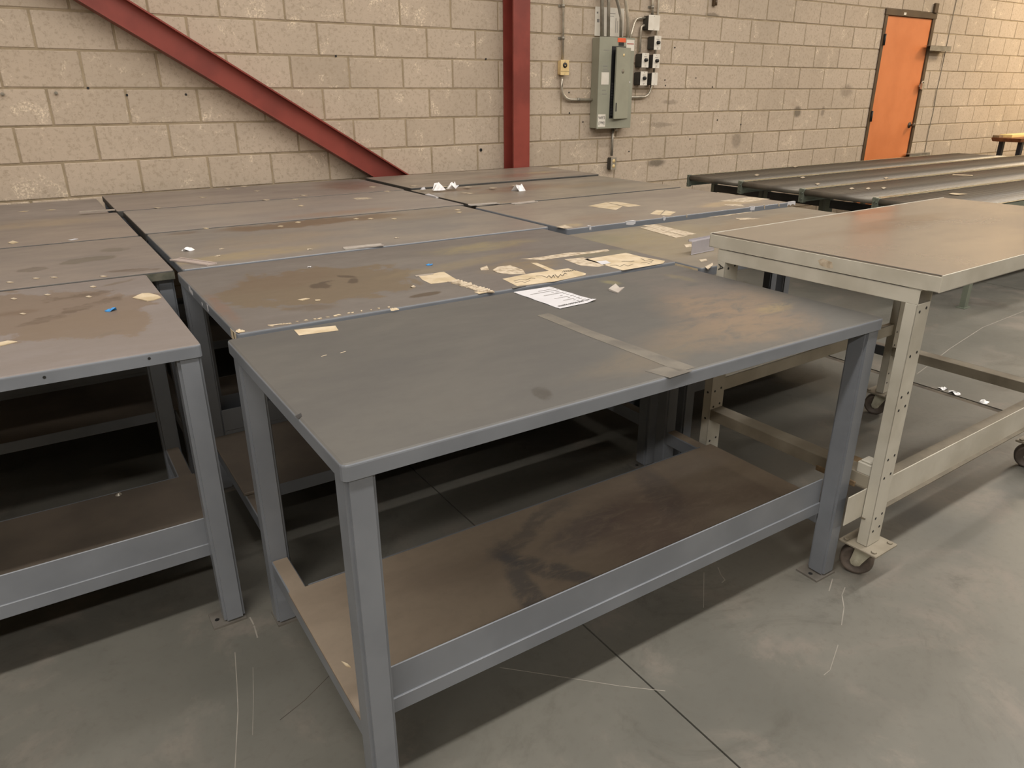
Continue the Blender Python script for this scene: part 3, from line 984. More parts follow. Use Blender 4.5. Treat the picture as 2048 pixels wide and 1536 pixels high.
def conveyor(x0, n, y0, y1, label, end_plates=True):
    L = n * PIT + 0.02
    root = empty('roller_conveyor', (x0 + L / 2, (y0 + y1) / 2, 0))
    tag(root, label, 'conveyor', 'roller conveyors side by side')
    hx, hy = L / 2, (y1 - y0) / 2
    for s in (-1, 1):
        f = MB().box(-hx, hx, s * hy - (0.004 if s > 0 else 0), s * hy + (0.004 if s < 0 else 0), RZ - 0.089, RZ)
        f.box(-hx, hx, min(s * hy, s * (hy - 0.030)), max(s * hy, s * (hy - 0.030)), RZ - 0.089, RZ - 0.085)
        f.box(-hx, hx, min(s * hy, s * (hy - 0.020)), max(s * hy, s * (hy - 0.020)), RZ - 0.004, RZ)
        f.build('side_channel', M['conv_green'], root)
        MB().box(-hx, hx, min(s * hy, s * (hy - 0.020)), max(s * hy, s * (hy - 0.020)), RZ, RZ + 0.0012).build('worn_edge', M['conv_edge'], root)
    rl = None
    for i in range(n):
        rx = -hx + 0.014 + PIT * i
        if rl is None:
            rl = MB().cyl((0, -hy + 0.026, 0), (0, hy - 0.026, 0), 0.0241, 12)
            rl.cyl((0, -hy + 0.006, 0), (0, hy - 0.006, 0), 0.006, 6)
            rl = rl.build('roller', M['roller'], root, (rx, 0, RZ - 0.022))
        else:
            k = rl.copy()
            COL.objects.link(k)
            k.parent = root
            k.location = (rx, 0, RZ - 0.022)
    if end_plates:
        for s in (-1, 1):
            e = MB().box(-hx - 0.010, -hx + 0.028, min(s * hy, s * (hy - 0.026)), max(s * hy, s * (hy - 0.026)), RZ - 0.098, RZ + 0.004).bevel(0.002, 1)
            for bz in (-0.025, -0.070):
                e.cyl((-hx - 0.017, s * (hy - 0.012), RZ + bz), (-hx - 0.008, s * (hy - 0.012), RZ + bz), 0.007, 6)
            e.build('end_bracket', M['conv_green'], root)
    for lx in (-hx + 0.30, hx - 0.35):
        for s in (-1, 1):
            lg = MB().box(lx, lx + 0.045, s * (hy - 0.032) - 0.018, s * (hy - 0.032) + 0.018, 0.006, RZ - 0.089)
            lg.box(lx - 0.02, lx + 0.065, s * (hy - 0.032) - 0.030, s * (hy - 0.032) + 0.030, 0.0, 0.006)
            lg.build('support_leg', M['conv_green'], root)
        MB().box(lx + 0.004, lx + 0.040, -hy + 0.04, hy - 0.04, 0.16, 0.21).build('cross_brace', M['conv_green'], root)
        MB().box(lx + 0.004, lx + 0.040, -hy + 0.04, hy - 0.04, RZ - 0.16, RZ - 0.10).build('support_beam', M['dark_steel'], root)
    return root


LANES = [(4.205, 4.815), (3.585, 4.195), (2.965, 3.575), (2.345, 2.955)]
NAMES = ['roller conveyor running along the wall below the orange door, near section',
         'roller conveyor one lane out from the wall, near section',
         'roller conveyor third lane from the wall, near section',
         'roller conveyor behind the cream table, outermost lane, near section']
NAMES2 = ['short far section of roller conveyor along the wall beyond the orange door',
          'far section of roller conveyor one lane out from the wall, beside the wooden table',
          'far section of roller conveyor third lane from the wall',
          'far section of the outermost roller conveyor lane']
for k, (a, b) in enumerate(LANES):
    conveyor(5.02 - 0.025 * k, 48, a, b, NAMES[k])
for k, (a, b) in enumerate(LANES):
    conveyor(5.02 - 0.025 * k + 48 * PIT + 0.03, (24, 48, 48, 48)[k], a, b, NAMES2[k], False)

# scraps lying on the rollers
SC_G = 'paper scraps on the conveyor rollers'


def flat(name, pts, z, mat, label=None, cat=None, group=None, parent=None, h=0.0008, wav=0.0, ws=0, ymax=None):
    """thin piece lying at height z; pts in photo pixels on that plane"""
    P = [on_z(a, b, z) for a, b in pts]
    if ymax is not None:
        for q in P:
            q.y = min(q.y, ymax)
    c0 = sum(P, Vector()) / len(P)
    rnd = random.Random(len(name) + int(pts[0][0]) + ws)
    m = MB()
    lo = [m.bm.verts.new((p.x - c0.x, p.y - c0.y, 0)) for p in P]
    hi = [m.bm.verts.new((p.x - c0.x, p.y - c0.y, h + abs(rnd.gauss(0, wav)))) for p in P]
    n = len(P)
    m.bm.faces.new(lo[::-1])
    ctr = m.bm.verts.new((0, 0, h + wav * 0.5))
    for i in range(n):
        m.bm.faces.new((hi[i], hi[(i + 1) % n], ctr))
        m.bm.faces.new((lo[i], lo[(i + 1) % n], hi[(i + 1) % n], hi[i]))
    o = m.build(name, mat, None)
    o.location = c0
    if parent:
        o.parent = parent
        o.matrix_parent_inverse = (Matrix.Translation(parent.location) @ Matrix.Rotation(parent.rotation_euler.z, 4, 'Z')).inverted()
    if label:
        tag(o, label, cat, group)
    return o


for (a, b) in ((1703, 377), (1736, 377), (1767, 376), (1772, 356), (1635, 368), (1605, 355), (1513, 350), (1590, 333)):
    flat('paper_scrap', [(a - 5, b), (a + 1, b - 2), (a + 6, b), (a, b + 2)], RZ + 0.0035, M['paper_torn'],
         'small pale scrap lying on the conveyor rollers', 'paper scrap', SC_G, wav=0.0005)
flat('paper_strip', [(1905, 386), (1935, 388), (1916, 390), (1897, 388)], RZ + 0.0035, M['paper_cream'], 'pale flat strip on the outermost conveyor lane', 'paper strip')
flat('cable_tie', [(1905, 349), (1945, 350), (1946, 351.5), (1905, 350.5)], RZ + 0.0035, M['paper_cream'], 'thin pale strip lying across the third conveyor lane rollers', 'strip')

# ------------------------------------------------------------------ far wooden table with boards on it
wt = empty('wooden_table', (11.13, 4.62, 0))
tag(wt, 'brown wooden table with dark legs at the far end of the conveyors', 'table')
wz = 0.856
tp = MB().box(-0.80, 0.80, -0.17, 0.18, wz - 0.045, wz)
for v in tp.bm.verts:
    if v.co.z < wz - 0.02:
        v.co.x *= 0.975
        v.co.y *= 0.93
tp.bevel(0.004, 2).build('tabletop', M['wood'], wt)
for lx in (-0.66, 0.60):
    for ly in (-0.13, 0.09):
        MB().box(lx, lx + 0.06, ly, ly + 0.05, 0, wz - 0.045).bevel(0.003, 1).build('leg', M['navy_steel'], wt)
bd = MB().box(-0.62, 0.80, 0.02, 0.17, 0, 0.034).bevel(0.002, 1).build('wood_board', M['light_wood'], None, (11.13, 4.62, wz))
tag(bd, 'pale new wood board lying on the brown table', 'board')
bk = MB().box(-0.05, 0.05, -0.04, 0.04, 0, 0.028).bevel(0.002, 1).build('wood_offcut', M['plank'], None, (10.40, 4.755, wz))
tag(bk, 'short grey brown wood offcut at the corner of the brown table', 'offcut')

# ------------------------------------------------------------------ electrical panel and boxes on the wall
EP = empty('electrical_panel', (4.355, YW, 1.11))
tag(EP, 'grey electrical breaker panel with its door ajar, mounted on the block wall', 'electrical panel')
pw, pd = 0.188, 0.098
cab = MB().box(-pw, pw, -pd, -0.001, 0, 0.705)
cab.bevel(0.004, 1).build('cabinet', M['panel_grey'], EP)
MB().box(-pw - 0.002, pw + 0.002, -pd - 0.003, -pd, -0.003, 0.708).bevel(0.001, 1).build('trim_cover', M['panel_grey'], EP)
MB().box(-0.058, 0.120, -pd - 0.0045, -pd - 0.003, 0.078, 0.640).build('breaker_opening', M['black'], EP)
for i in range(12):
    MB().box(-0.050, -0.014, -pd - 0.013, -pd - 0.0045, 0.10 + i * 0.022, 0.118 + i * 0.022).build('breaker', M['dark_steel'], EP)
dr = MB().box(-0.188, 0.0, -0.004, 0.0, 0, 0.558).box(-0.188, -0.184, -0.004, 0.008, 0, 0.558)
dr.bevel(0.001, 1)
dob = dr.build('panel_door', M['panel_grey'], EP, (0.145, -pd - 0.0055, 0.074))
dob.rotation_euler = (0, 0, math.radians(11))
MB().box(-0.172, -0.158, -0.0065, -0.004, 0.06, 0.128).bevel(0.001, 1).build('door_latch', M['dark_steel'], dob)
MB().lathe([(0.0, 0.0), (0.017, 0.0), (0.017, 0.001), (0.0, 0.001)], (-0.095, -0.004, 0.375), (0, -1, 0), 20).build('round_sticker', M['cream_dirty'], dob)
MB().lathe([(0.0, 0.0), (0.012, 0.0), (0.012, 0.001), (0.0, 0.001)], (-0.092, -0.004, 0.50), (0, -1, 0), 20).build('round_sticker', M['almond'], dob)
text_mesh('- - -', 0.03, M['ink_faint'], 'faint_marking', dob, Matrix.Translation((-0.095, -0.0042, 0.425)) @ Matrix.Rotation(math.radians(90), 4, 'X'))
yf = -pd - 0.0036


def plate(x0, x1, z0, z1, mat, name, t=0.0012, y=yf):
    return MB().box(x0, x1, y - t, y, z0, z1).build(name, mat, EP)


plate(0.000, 0.088, 0.672, 0.704, M['orange_label'], 'warning_label')
plate(0.012, 0.070, 0.645, 0.671, M['black'], 'brand_plate')
plate(0.096, 0.184, 0.610, 0.694, M['plate_white'], 'notice_label')
plate(0.103, 0.178, 0.659, 0.666, M['red_ink'], 'label_stripe', 0.0018)
plate(-0.160, -0.078, 0.345, 0.440, M['plate_white'], 'circuit_card')
plate(-0.180, -0.098, 0.012, 0.112, M['plate_white'], 'hand_lettered_card')
RXM = Matrix.Rotation(math.radians(90), 4, 'X')
text_mesh('WIF3', 0.032, M['ink'], 'lettering', EP, Matrix.Translation((-0.139, yf - 0.0016, 0.083)) @ RXM, 0.0004)
text_mesh('[7P8]', 0.030, M['ink'], 'lettering', EP, Matrix.Translation((-0.139, yf - 0.0016, 0.042)) @ RXM, 0.0004)
for zz, ww in ((0.606, 0.06), (0.486, 0.045), (0.462, 0.05), (0.448, 0.06), (0.30, 0.04), (0.27, 0.05)):
    plate(-0.145, -0.145 + ww, zz, zz + 0.004, M['ink_faint'], 'circuit_note', 0.0004)
plate(0.120, 0.160, 0.36, 0.372, M['paper'], 'tape_bit')
for zz in (0.22, 0.245, 0.275):
    plate(0.094, 0.100, zz, zz + 0.006, M['ink'], 'pencil_mark', 0.0004)
lk = MB().cyl((-0.150, -0.055, -0.012), (-0.150, -0.055, 0.0), 0.012, 10).cyl((0.075, -0.05, -0.03), (0.075, -0.05, 0.0), 0.016, 12)
lk.build('knockout_fitting', M['galv'], EP)

nt = MB().box(0, 0.31, -0.006, -0.001, 0, 0.215)
npapers = nt.build('notice_sheets', M['plate_white'], None, (4.185, YW, 1.83))
tag(npapers, 'white notice sheets pinned on the wall above the breaker panel', 'notice')
for (a, b, z0, z1) in ((0.125, 0.215, 0.170, 0.174), (0.125, 0.20, 0.150, 0.153), (0.015, 0.03, 0.165, 0.178), (0.02, 0.045, 0.10, 0.125), (0.22, 0.225, 0.03, 0.14), (0.24, 0.244, 0.03, 0.12)):
    MB().box(a, b, -0.0066, -0.006, z0, z1).build('printed_line', M['ink_faint'], npapers)


def arc(c, r, a0, a1, n=8):
    return [(c[0] + r * math.cos(math.radians(a0 + (a1 - a0) * i / n)), c[1], c[2] + r * math.sin(math.radians(a0 + (a1 - a0) * i / n))) for i in range(n + 1)]


yc = YW - 0.024


def conduit(pts, label, r=0.0115, mat='galv', straps=()):
    root = empty('conduit', (pts[0][0], YW, pts[0][2]))
    tag(root, label, 'conduit')
    o = MB().tube(pts, r, 12).build('conduit_pipe', M[mat], root)
    o.location = -root.location
    for (sx, sz, vert) in straps:
        s = MB().cyl((sx, yc, sz - 0.012), (sx, yc, sz + 0.012), r + 0.003, 12) if vert else MB().cyl((sx - 0.012, yc, sz), (sx + 0.012, yc, sz), r + 0.003, 12)
        s.box(sx - 0.03, sx + 0.03, YW - 0.004, YW - 0.001, sz - 0.009, sz + 0.009)
        o = s.build('pipe_strap', M['galv_dull'], root)
        o.location = -root.location
    return root


conduit([(3.838, yc, 3.2), (3.842, yc, 2.1), (3.846, yc, 1.646)], 'thin silver conduit rising from the almond switch box', straps=((3.842, 2.03, True), (3.846, 1.80, True)))
conduit([(3.846, yc, 1.518), (3.842, yc, 1.44)] + arc((3.942, yc, 1.44), 0.1, 180, 270) + [(4.166, yc, 1.338)], 'silver conduit curving from the almond switch box into the breaker panel', straps=((4.02, 1.340, False),))
conduit([(4.202, yc - 0.03, 3.2), (4.210, yc - 0.03, 2.1), (4.225, yc - 0.03, 1.815)], 'thick grey conduit rising from the panel over the notice sheets, one of a pair', 0.016, 'galv_dull')
conduit([(4.272, yc - 0.03, 3.2), (4.280, yc - 0.03, 2.1), (4.292, yc - 0.03, 1.815)], 'thick grey conduit beside its twin above the panel, second of the pair', 0.014, 'galv_dull')
conduit([(4.330, yc - 0.03, 3.2), (4.330, yc - 0.03, 2.19), (4.352, yc - 0.03, 2.13), (4.39, yc - 0.03, 2.05), (4.42, yc - 0.03, 1.97), (4.428, yc - 0.03, 1.815)], 'bent grey conduit slanting over the notice sheets into the panel', 0.013, 'galv_dull')
conduit([(4.43, yc - 0.03, 2.5), (4.46, yc - 0.03, 2.1), (4.49, yc - 0.03, 1.99), (4.502, yc - 0.03, 1.93), (4.502, yc - 0.03, 1.815)], 'light bent conduit at the right edge of the notice sheets', 0.015, 'galv')
conduit([(4.530, yc - 0.03, 1.815), (4.545, yc - 0.03, 1.86), (4.575, yc - 0.02, 1.935), (4.605, yc - 0.01, 1.968), (4.645, yc, 1.980), (4.722, yc - 0.005, 1.983)], 'conduit elbow from the panel top to the junction box', 0.010, 'galv')
conduit([(4.722, yc, 1.925), (4.700, yc, 1.925), (4.680, yc, 1.915), (4.676, yc, 1.88), (4.672, yc, 1.715)], 'short conduit dropping from the junction box to the left switch boxes', 0.0105)
conduit([(4.545, yc, 1.355), (4.74, yc, 1.358)] + arc((4.75, yc, 1.442), 0.084, 270, 350) + [(4.836, yc, 1.452)], 'silver conduit curving from the panel up to the blank box', 0.0105)
conduit([(4.785, yc, 3.2), (4.790, yc, 2.1), (4.795, yc, 2.004)], 'conduit entering the top of the junction box', 0.0125, 'galv', ((4.79, 2.07, True),))
conduit([(4.852, yc + 0.004, 3.2), (4.862, yc + 0.004, 2.1), (4.866, yc + 0.004, 1.8), (4.858, yc + 0.004, 1.46)], 'long light conduit passing behind the right switch boxes', 0.0105)
conduit([(4.412, yc, 1.10), (4.412, yc, 0.872)], 'short vertical conduit from the panel down to the outlet box', 0.0115, 'galv_dull')


def wall_box(x, z, w, h, d, face, label, dial=False, kind='switch box'):
    root = empty('switch_box', (x, YW, z))
    tag(root, label, kind)
    MB().box(-w / 2 + 0.004, w / 2 - 0.004, -d, -0.001, -h / 2 + 0.004, h / 2 - 0.004).bevel(0.006, 2).build('box_body', M['box_grey'] if face != 'almond' else M['almond'], root)
    fp = MB().box(-w / 2, w / 2, -d - 0.003, -d, -h / 2, h / 2).bevel(0.002, 1).build('face_plate', M[face], root)
    if dial:
        MB().lathe([(0.0, 0.022), (0.013, 0.022), (0.015, 0.0)], (0, -d - 0.003, 0.002), (0, -1, 0), 18).build('rotary_dial', M['black'], fp)
        MB().box(-0.016, 0.016, -d - 0.0036, -d - 0.003, 0.026, 0.030).build('dial_marking', M['ink_faint'], fp)
        MB().box(-0.006, 0.012, -d - 0.0036, -d - 0.003, -0.040, -0.037).build('dial_marking', M['ink_faint'], fp)
    sc = MB()
    for sz in (-1, 1):
        sc.cyl((0, -d - 0.0045, sz * (h / 2 - 0.009)), (0, -d - 0.003, sz * (h / 2 - 0.009)), 0.003, 8)
    sc.build('plate_screws', M['galv_dull'], fp)
    return root


jb = wall_box(4.772, 1.945, 0.130, 0.118, 0.076, 'plate_white', 'square white faced junction box above the dial switch boxes')
wall_box(4.812, 1.790, 0.080, 0.110, 0.092, 'plate_white', 'topmost dial switch box, directly under the junction box', True)
wall_box(4.682, 1.650, 0.080, 0.115, 0.092, 'plate_white', 'upper left dial switch box next to the breaker panel', True)
wall_box(4.810, 1.646, 0.080, 0.112, 0.092, 'plate_white', 'dial switch box between the topmost one and the blank box', True)
wall_box(4.677, 1.506, 0.080, 0.112, 0.092, 'plate_white', 'lowest dial switch box, left of the blank box', True)
wall_box(4.804, 1.503, 0.070, 0.102, 0.092, 'plate_white', 'blank silver covered box at the bottom of the switch column')
ab = wall_box(3.852, 1.582, 0.086, 0.114, 0.050, 'almond', 'almond yellow switch box on the block wall left of the panel')
MB().lathe([(0.008, 0.006), (0.019, 0.006), (0.021, 0.0)], (0.0, -0.053, 0.018), (0, -1, 0), 20).build('key_switch', M['black'], ab)
MB().box(-0.042, 0.042, -0.0534, -0.053, -0.030, -0.0275).build('plate_groove', M['brown_frame'], ab)
ob = empty('outlet_box', (4.412, YW, 0.808))
tag(ob, 'small grey outlet box below the breaker panel', 'outlet box')
MB().box(-0.030, 0.030, -0.055, -0.001, -0.050, 0.050).bevel(0.005, 2).build('box_body', M['box_grey'], ob)
MB().box(-0.032, 0.032, -0.058, -0.055, -0.052, 0.052).bevel(0.002, 1).build('face_plate', M['galv'], ob)
for oz in (-0.022, 0.022):
    MB().lathe([(0.0, 0.002), (0.015, 0.002), (0.016, 0.0)], (0, -0.058, oz), (0, -1, 0), 16).build('socket', M['almond'], ob)

# anchors left in the wall
for (a, b) in ((5, 188), (112, 186)):
    p = on_y(a, b, YW)
    s = MB().cyl((p.x, YW - 0.030, p.z), (p.x, YW + 0.004, p.z), 0.005, 8).cyl((p.x, YW - 0.012, p.z), (p.x, YW - 0.002, p.z), 0.010, 6)
    tag(s.build('anchor_bolt', M['galv_dull']), 'small steel anchor bolt sticking out of the block wall', 'bolt', 'anchor bolts in the wall')
p = on_y(1427, 4, YW)
s = MB().box(p.x - 0.02, p.x + 0.02, YW - 0.03, YW - 0.001, p.z - 0.03, p.z + 0.05).cyl((p.x, YW - 0.03, p.z - 0.03), (p.x, YW - 0.03, p.z + 0.02), 0.012, 8)
tag(s.build('wall_clip', M['brown_frame']), 'small rusty clip on the wall above the dark smudge', 'clip')
m = MB()
for (a, b) in ((176, 176), (254, 190), (372, 189), (672, 112), (393, 423), (962, 300), (972, 118), (1139, 226), (1138, 185), (1166, 244), (1350, 95), (1392, 156), (1425, 174), (1435, 240), (1482, 249), (1330, 160),
               (1331, 171), (1258, 303), (1380, 278)):
    q = on_y(a, b, YW - 0.002)
    m.cyl((q.x, YW - 0.0022, q.z), (q.x, YW + 0.002, q.z), 0.007 if a != 962 else 0.013, 8)
m.build('drill_holes', M['black'], wall)


# ------------------------------------------------------------------ paper, plastic and scraps on the worktops


def zt_of(k):
    return ZT + DZ[k] + 0.0004


def crumple(name, px, z, size, h, mat, label, cat, group=None, seed=1):
    c0 = on_z(px[0], px[1], z)
    rnd = random.Random(seed)
    m = MB()
    n = 9
    ring = [m.bm.verts.new((size * (0.6 + 0.5 * rnd.random()) * math.cos(2 * math.pi * i / n), size * (0.5 + 0.5 * rnd.random()) * math.sin(2 * math.pi * i / n),
                            rnd.choice((0.0003, 0.0003, h * rnd.random())))) for i in range(n)]
    mid = [m.bm.verts.new((v.co.x * 0.45, v.co.y * 0.45, h * rnd.uniform(0.2, 1.0))) for v in ring]
    base = m.bm.verts.new((0, 0, 0))
    top = m.bm.verts.new((0, 0, h * 0.5))
    for i in range(n):
        j = (i + 1) % n
        m.bm.faces.new((ring[i], ring[j], mid[j], mid[i]))
        m.bm.faces.new((mid[i], mid[j], top))
        m.bm.faces.new((ring[j], ring[i], base))
    o = m.build(name, mat, None, c0)
    return tag(o, label, cat, group)


def label_strip(a, b, z, w, mat, label, lip=True, name='label_strip'):
    p, q = on_z(a[0], a[1], z), on_z(b[0], b[1], z)
    d = q - p
    root = empty(name, (p + q) / 2, math.atan2(d.y, d.x))
    tag(root, label, 'label holder')
    L = d.length / 2
    MB().box(-L, L, -w / 2, w / 2, 0.0, 0.002).build('strip_back', mat, root)
    if lip:
        MB().box(-L, L, -w / 2, -w / 2 + 0.006, 0.002, 0.005).build('strip_lip', mat, root)
        MB().box(-L, L, w / 2 - 0.006, w / 2, 0.002, 0.005).build('strip_lip', mat, root)
    return root


def par(o, bench):
    o.parent = bench
    o.matrix_parent_inverse = (Matrix.Translation(bench.location) @ Matrix.Rotation(bench.rotation_euler.z, 4, 'Z')).inverted()
    return o


# printed sheet on the front bench
z1 = zt_of('m1')
TL, TR, BL, BR = (on_z(a, b, z1) for a, b in ((1193, 602), (1120, 618), (1098, 573.5), (1027, 585)))
m = MB()
NX, NY = 8, 10
rnd = random.Random(3)
gv = []
for j in range(NY + 1):
    row = []
    for i in range(NX + 1):
        u, v = i / NX, j / NY
        p = (TL * (1 - u) + TR * u) * (1 - v) + (BL * (1 - u) + BR * u) * v
        p.z = z1 + 0.0004 + 0.0011 * math.sin(v * 9 + u * 2) ** 2 + 0.006 * max(0, 0.12 - v) * 8 * max(0, 0.25 - u) * 4
        row.append(m.bm.verts.new(p - TL))
    gv.append(row)
for j in range(NY):
    for i in range(NX):
        m.bm.faces.new((gv[j][i], gv[j][i + 1], gv[j + 1][i + 1], gv[j + 1][i])).smooth = True
sheet = m.build('printed_sheet', M['paper'], None, TL)
tag(sheet, 'white printed sheet of paper lying upside down on the front bench', 'paper')
ex, ey = (TR - TL).normalized(), (TL - BL).normalized()
wid, hei = (TR - TL).length, (TL - BL).length
ez = ex.cross(ey).normalized()
if ez.z < 0:
    ez = -ez


def on_sheet(u, v, dz=0.0016):
    p = (TL * (1 - u) + TR * u) * (1 - v) + (BL * (1 - u) + BR * u) * v - TL
    p.z = dz
    return p


tm = Matrix(((ex.x, ey.x, 0, 0), (ex.y, ey.y, 0, 0), (0, 0, 1, 0), (0, 0, 0, 1)))
text_mesh('Pack and Hold Items', 0.0155, M['ink'], 'title_line', sheet, Matrix.Translation(on_sheet(0.46, 0.085, 0.0024)) @ tm, 0.0004)
for v, segs in ((0.15, ((0.10, 0.19), (0.28, 0.34))), (0.21, ((0.12, 0.21), (0.30, 0.35))), (0.27, ((0.10, 0.19), (0.25, 0.55))), (0.34, ((0.10, 0.17), (0.28, 0.33))),
                (0.40, ((0.08, 0.18), (0.24, 0.62))), (0.48, ((0.10, 0.18), (0.30, 0.36))), (0.55, ((0.08, 0.18),)), (0.61, ((0.10, 0.64),)), (0.68, ((0.12, 0.22), (0.28, 0.34))),
                (0.76, ((0.06, 0.82),)), (0.84, ((0.06, 0.5),))):
    for a, b in segs:
        MB().ribbon([on_sheet(a, v, 0.0019), on_sheet(b, v, 0.0019)], 0.0022, h=0.0002).build('text_line', M['ink_faint'], sheet)

flat('tape_strip', [(588, 660), (671, 651.5), (677, 661), (598, 671)], z1, M['paper_cream'], 'short cream paper tape strip stuck near the front bench back edge', 'tape', h=0.0005)
cl = flat('clear_sleeve', [(1217, 581), (1231, 571), (1240, 577), (1249, 576), (1236, 587)], z1, M['clear_plastic'], 'small folded clear plastic sleeve beside the printed sheet', 'plastic sleeve', h=0.001, wav=0.006)
for (a, b) in ((648, 712), (686, 705)):
    flat('wood_sliver', [(a - 6, b + 1), (a + 5, b - 2), (a + 6, b - 1.5), (a - 5, b + 1.6)], z1, M['paper_torn'], 'tiny pale sliver lying on the front bench top', 'sliver', 'slivers on the front bench')
flat('tape_residue', [(1074, 631), (1098, 626.5), (1180, 660), (1288, 698), (1392, 735), (1358, 743), (1270, 708), (1180, 674)], z1 - 0.0002, M['tape_residue'], parent=B['m1'], h=0.0003)
flat('tape_residue', [(1290, 742), (1330, 733), (1385, 742), (1340, 756)], z1 - 0.0002, M['tape_residue'], parent=B['m1'], h=0.0003)
flat('paint_chip', [(590, 832), (602, 826), (604, 833), (596, 838)], z1 - 0.0002, M['dark_steel'], parent=B['m1'], h=0.0003)
o = flat('wood_curl', [(683, 1324), (695, 1329), (702, 1336), (692, 1333)], 0.2266, M['paper_cream'], 'thin curled wood shaving on the front bench shelf', 'wood shaving', h=0.001, wav=0.002)

# papered bench
z2 = zt_of('m2')
P2 = B['m2']


def glued(pts, mat='paper_cream', h=0.0006, wav=0.0):
    return flat('glued_paper', pts, z2 - 0.0002, M[mat], parent=P2, h=h, wav=wav)


glued([(838, 553), (880, 544.5), (888, 544), (916, 561), (888, 565), (862, 568), (845, 560)])
MB_ = flat('tape_strip', [(830, 551), (866, 547), (867, 549), (832, 553.5)], z2 + 0.0004, M['clear_dull'], 'narrow grey tape strip on the papered bench', 'tape', h=0.0008)
for k in range(16):
    a, b = 905 + k * 4.3, 562 + k * 1.45
    rr = random.Random(k)
    glued([(a - 6 - 5 * rr.random(), b + 3 * rr.random()), (a + 8 + 10 * rr.random(), b - 2 - 2 * rr.random()), (a + 14 + 6 * rr.random(), b + 2), (a + 2, b + 4.5 * rr.random() + 1)], 'paper_torn', 0.0012, 0.0012)
glued([(948, 584), (979, 581), (981, 584), (958, 588)])
glued([(985, 541), (996, 534), (1020, 531), (1046, 540), (1051, 548), (1020, 549), (995, 546)], 'paper_torn', 0.0008, 0.001)
glued([(960, 537), (974, 533), (978, 540), (962, 541)], 'paper_torn', 0.0008, 0.001)
pc = glued([(1005, 558), (1060, 547), (1136, 537), (1172, 547), (1171, 550), (1110, 563), (1034, 572.5)])
pd_ = glued([(1168, 519), (1252, 506), (1284, 514), (1330, 522), (1326, 527), (1245, 541), (1205, 529)])
glued([(1128, 519), (1166, 515), (1212, 530), (1196, 534), (1160, 531)], 'paper_torn', 0.0006)
flat('white_label', [(1192, 523), (1212, 521), (1222, 526), (1204, 529)], z2 + 0.0006, M['paper'], 'small white label on the widest glued cream paper', 'label', h=0.0003)
glued([(1042, 518), (1075, 515), (1140, 505), (1165, 505), (1215, 498.5), (1219, 502), (1165, 509), (1085, 520)], 'paper_torn', 0.0005)
glued([(1062, 526), (1074, 526), (1112, 541), (1100, 543)], 'paper_cream', 0.0005)
glued([(1022, 574), (1050, 569.5), (1052, 572), (1026, 577)], 'tape_residue', 0.0005)


def scribble(pts, parent_bench, z, w=0.0022):
    o = MB().ribbon([on_z(a, b, z + 0.0008) for a, b in pts], w, h=0.0002).build('pen_scribble', M['ink'], None)
    return par(o, parent_bench)


zig = [(1085, 553), (1095, 557), (1099, 551), (1104, 557), (1108, 551)]
scribble([(1072, 552), (1083, 551), (1094, 555), (1098, 551), (1103, 556), (1107, 550), (1109, 555)], P2, z2)
scribble([(1110, 549), (1116, 555), (1121, 549), (1125, 552), (1130, 546), (1134, 548)], P2, z2)
scribble([(1028, 562), (1040, 559), (1052, 560), (1062, 556), (1070, 557)], P2, z2)
scribble([(1030, 565), (1044, 563), (1050, 565), (1060, 561)], P2, z2, 0.0016)
for k in range(6):
    scribble([(1124 + k * 4, 545 - k * 0.6), (1128 + k * 4, 541 - k * 0.4), (1131 + k * 4, 544 - k * 0.5)], P2, z2, 0.0014)
scribble([(1244, 523), (1250, 522.5), (1262, 523), (1268, 522)], P2, z2, 0.004)
scribble([(1220, 531), (1232, 530), (1240, 533), (1248, 529), (1256, 532), (1266, 528)], P2, z2, 0.002)
scribble([(1282, 517), (1290, 521), (1302, 523), (1307, 521), (1296, 518)], P2, z2, 0.002)
scribble([(1282, 526), (1290, 524), (1298, 527), (1304, 524)], P2, z2, 0.0016)
crumple('blue_dot', (858, 530), z2, 0.016, 0.004, M['blue_scrap'], 'small light blue paper dot on the papered bench', 'paper scrap', seed=5)
crumple('paper_scrap', (788, 620), z2, 0.016, 0.006, M['paper_cream'], 'cream crumb of paper in the seam of the papered bench', 'paper scrap', seed=6)
flat('bark_sliver', [(595, 600), (612, 597), (620, 598), (604, 602)], z2, M['paper_cream'], 'pale torn sliver in the middle of the big brown stain', 'sliver', h=0.0012, wav=0.001)
flat('bark_sliver', [(630, 600), (641, 599.5), (640, 601.5), (631, 602)], z2, M['paper_cream'], 'short pale sliver at the edge of the big brown stain', 'sliver', h=0.0012)
crumple('paper_scrap', (619, 534), z2, 0.008, 0.004, M['paper'], 'small white fleck by the back edge of the papered bench', 'paper scrap', seed=7)
crumple('paper_scrap', (826, 574), z2, 0.012, 0.004, M['paper_torn'], 'small pale flake between the brown stain and the glued papers', 'paper scrap', seed=8)
flat('wood_splinter', [(535, 650), (575, 647), (576, 648.5), (536, 652)], z2, M['paper_torn'], 'thin splinter along the front edge of the papered bench', 'splinter', h=0.001)
crumple('paper_scrap', (480, 663), z2, 0.014, 0.005, M['paper_cream'], 'cream scrap on the front left corner of the papered bench', 'paper scrap', seed=9)
rr = random.Random(11)
for k in range(17):
    a = 545 + k * 14 + rr.uniform(-9, 9)
    b = 664 - (a - 472) * 0.1615 + rr.uniform(-1.2, 0.4)
    flat('adhesive_fleck', [(a - 4 * rr.random() - 1, b + 0.5), (a + 2, b - 1.4 * rr.random()), (a + 1 + 6 * rr.random(), b + 0.3), (a, b + 1.0)], z2 - 0.0002, M['paper_cream'], parent=P2, h=0.001, wav=0.0008, ws=k)
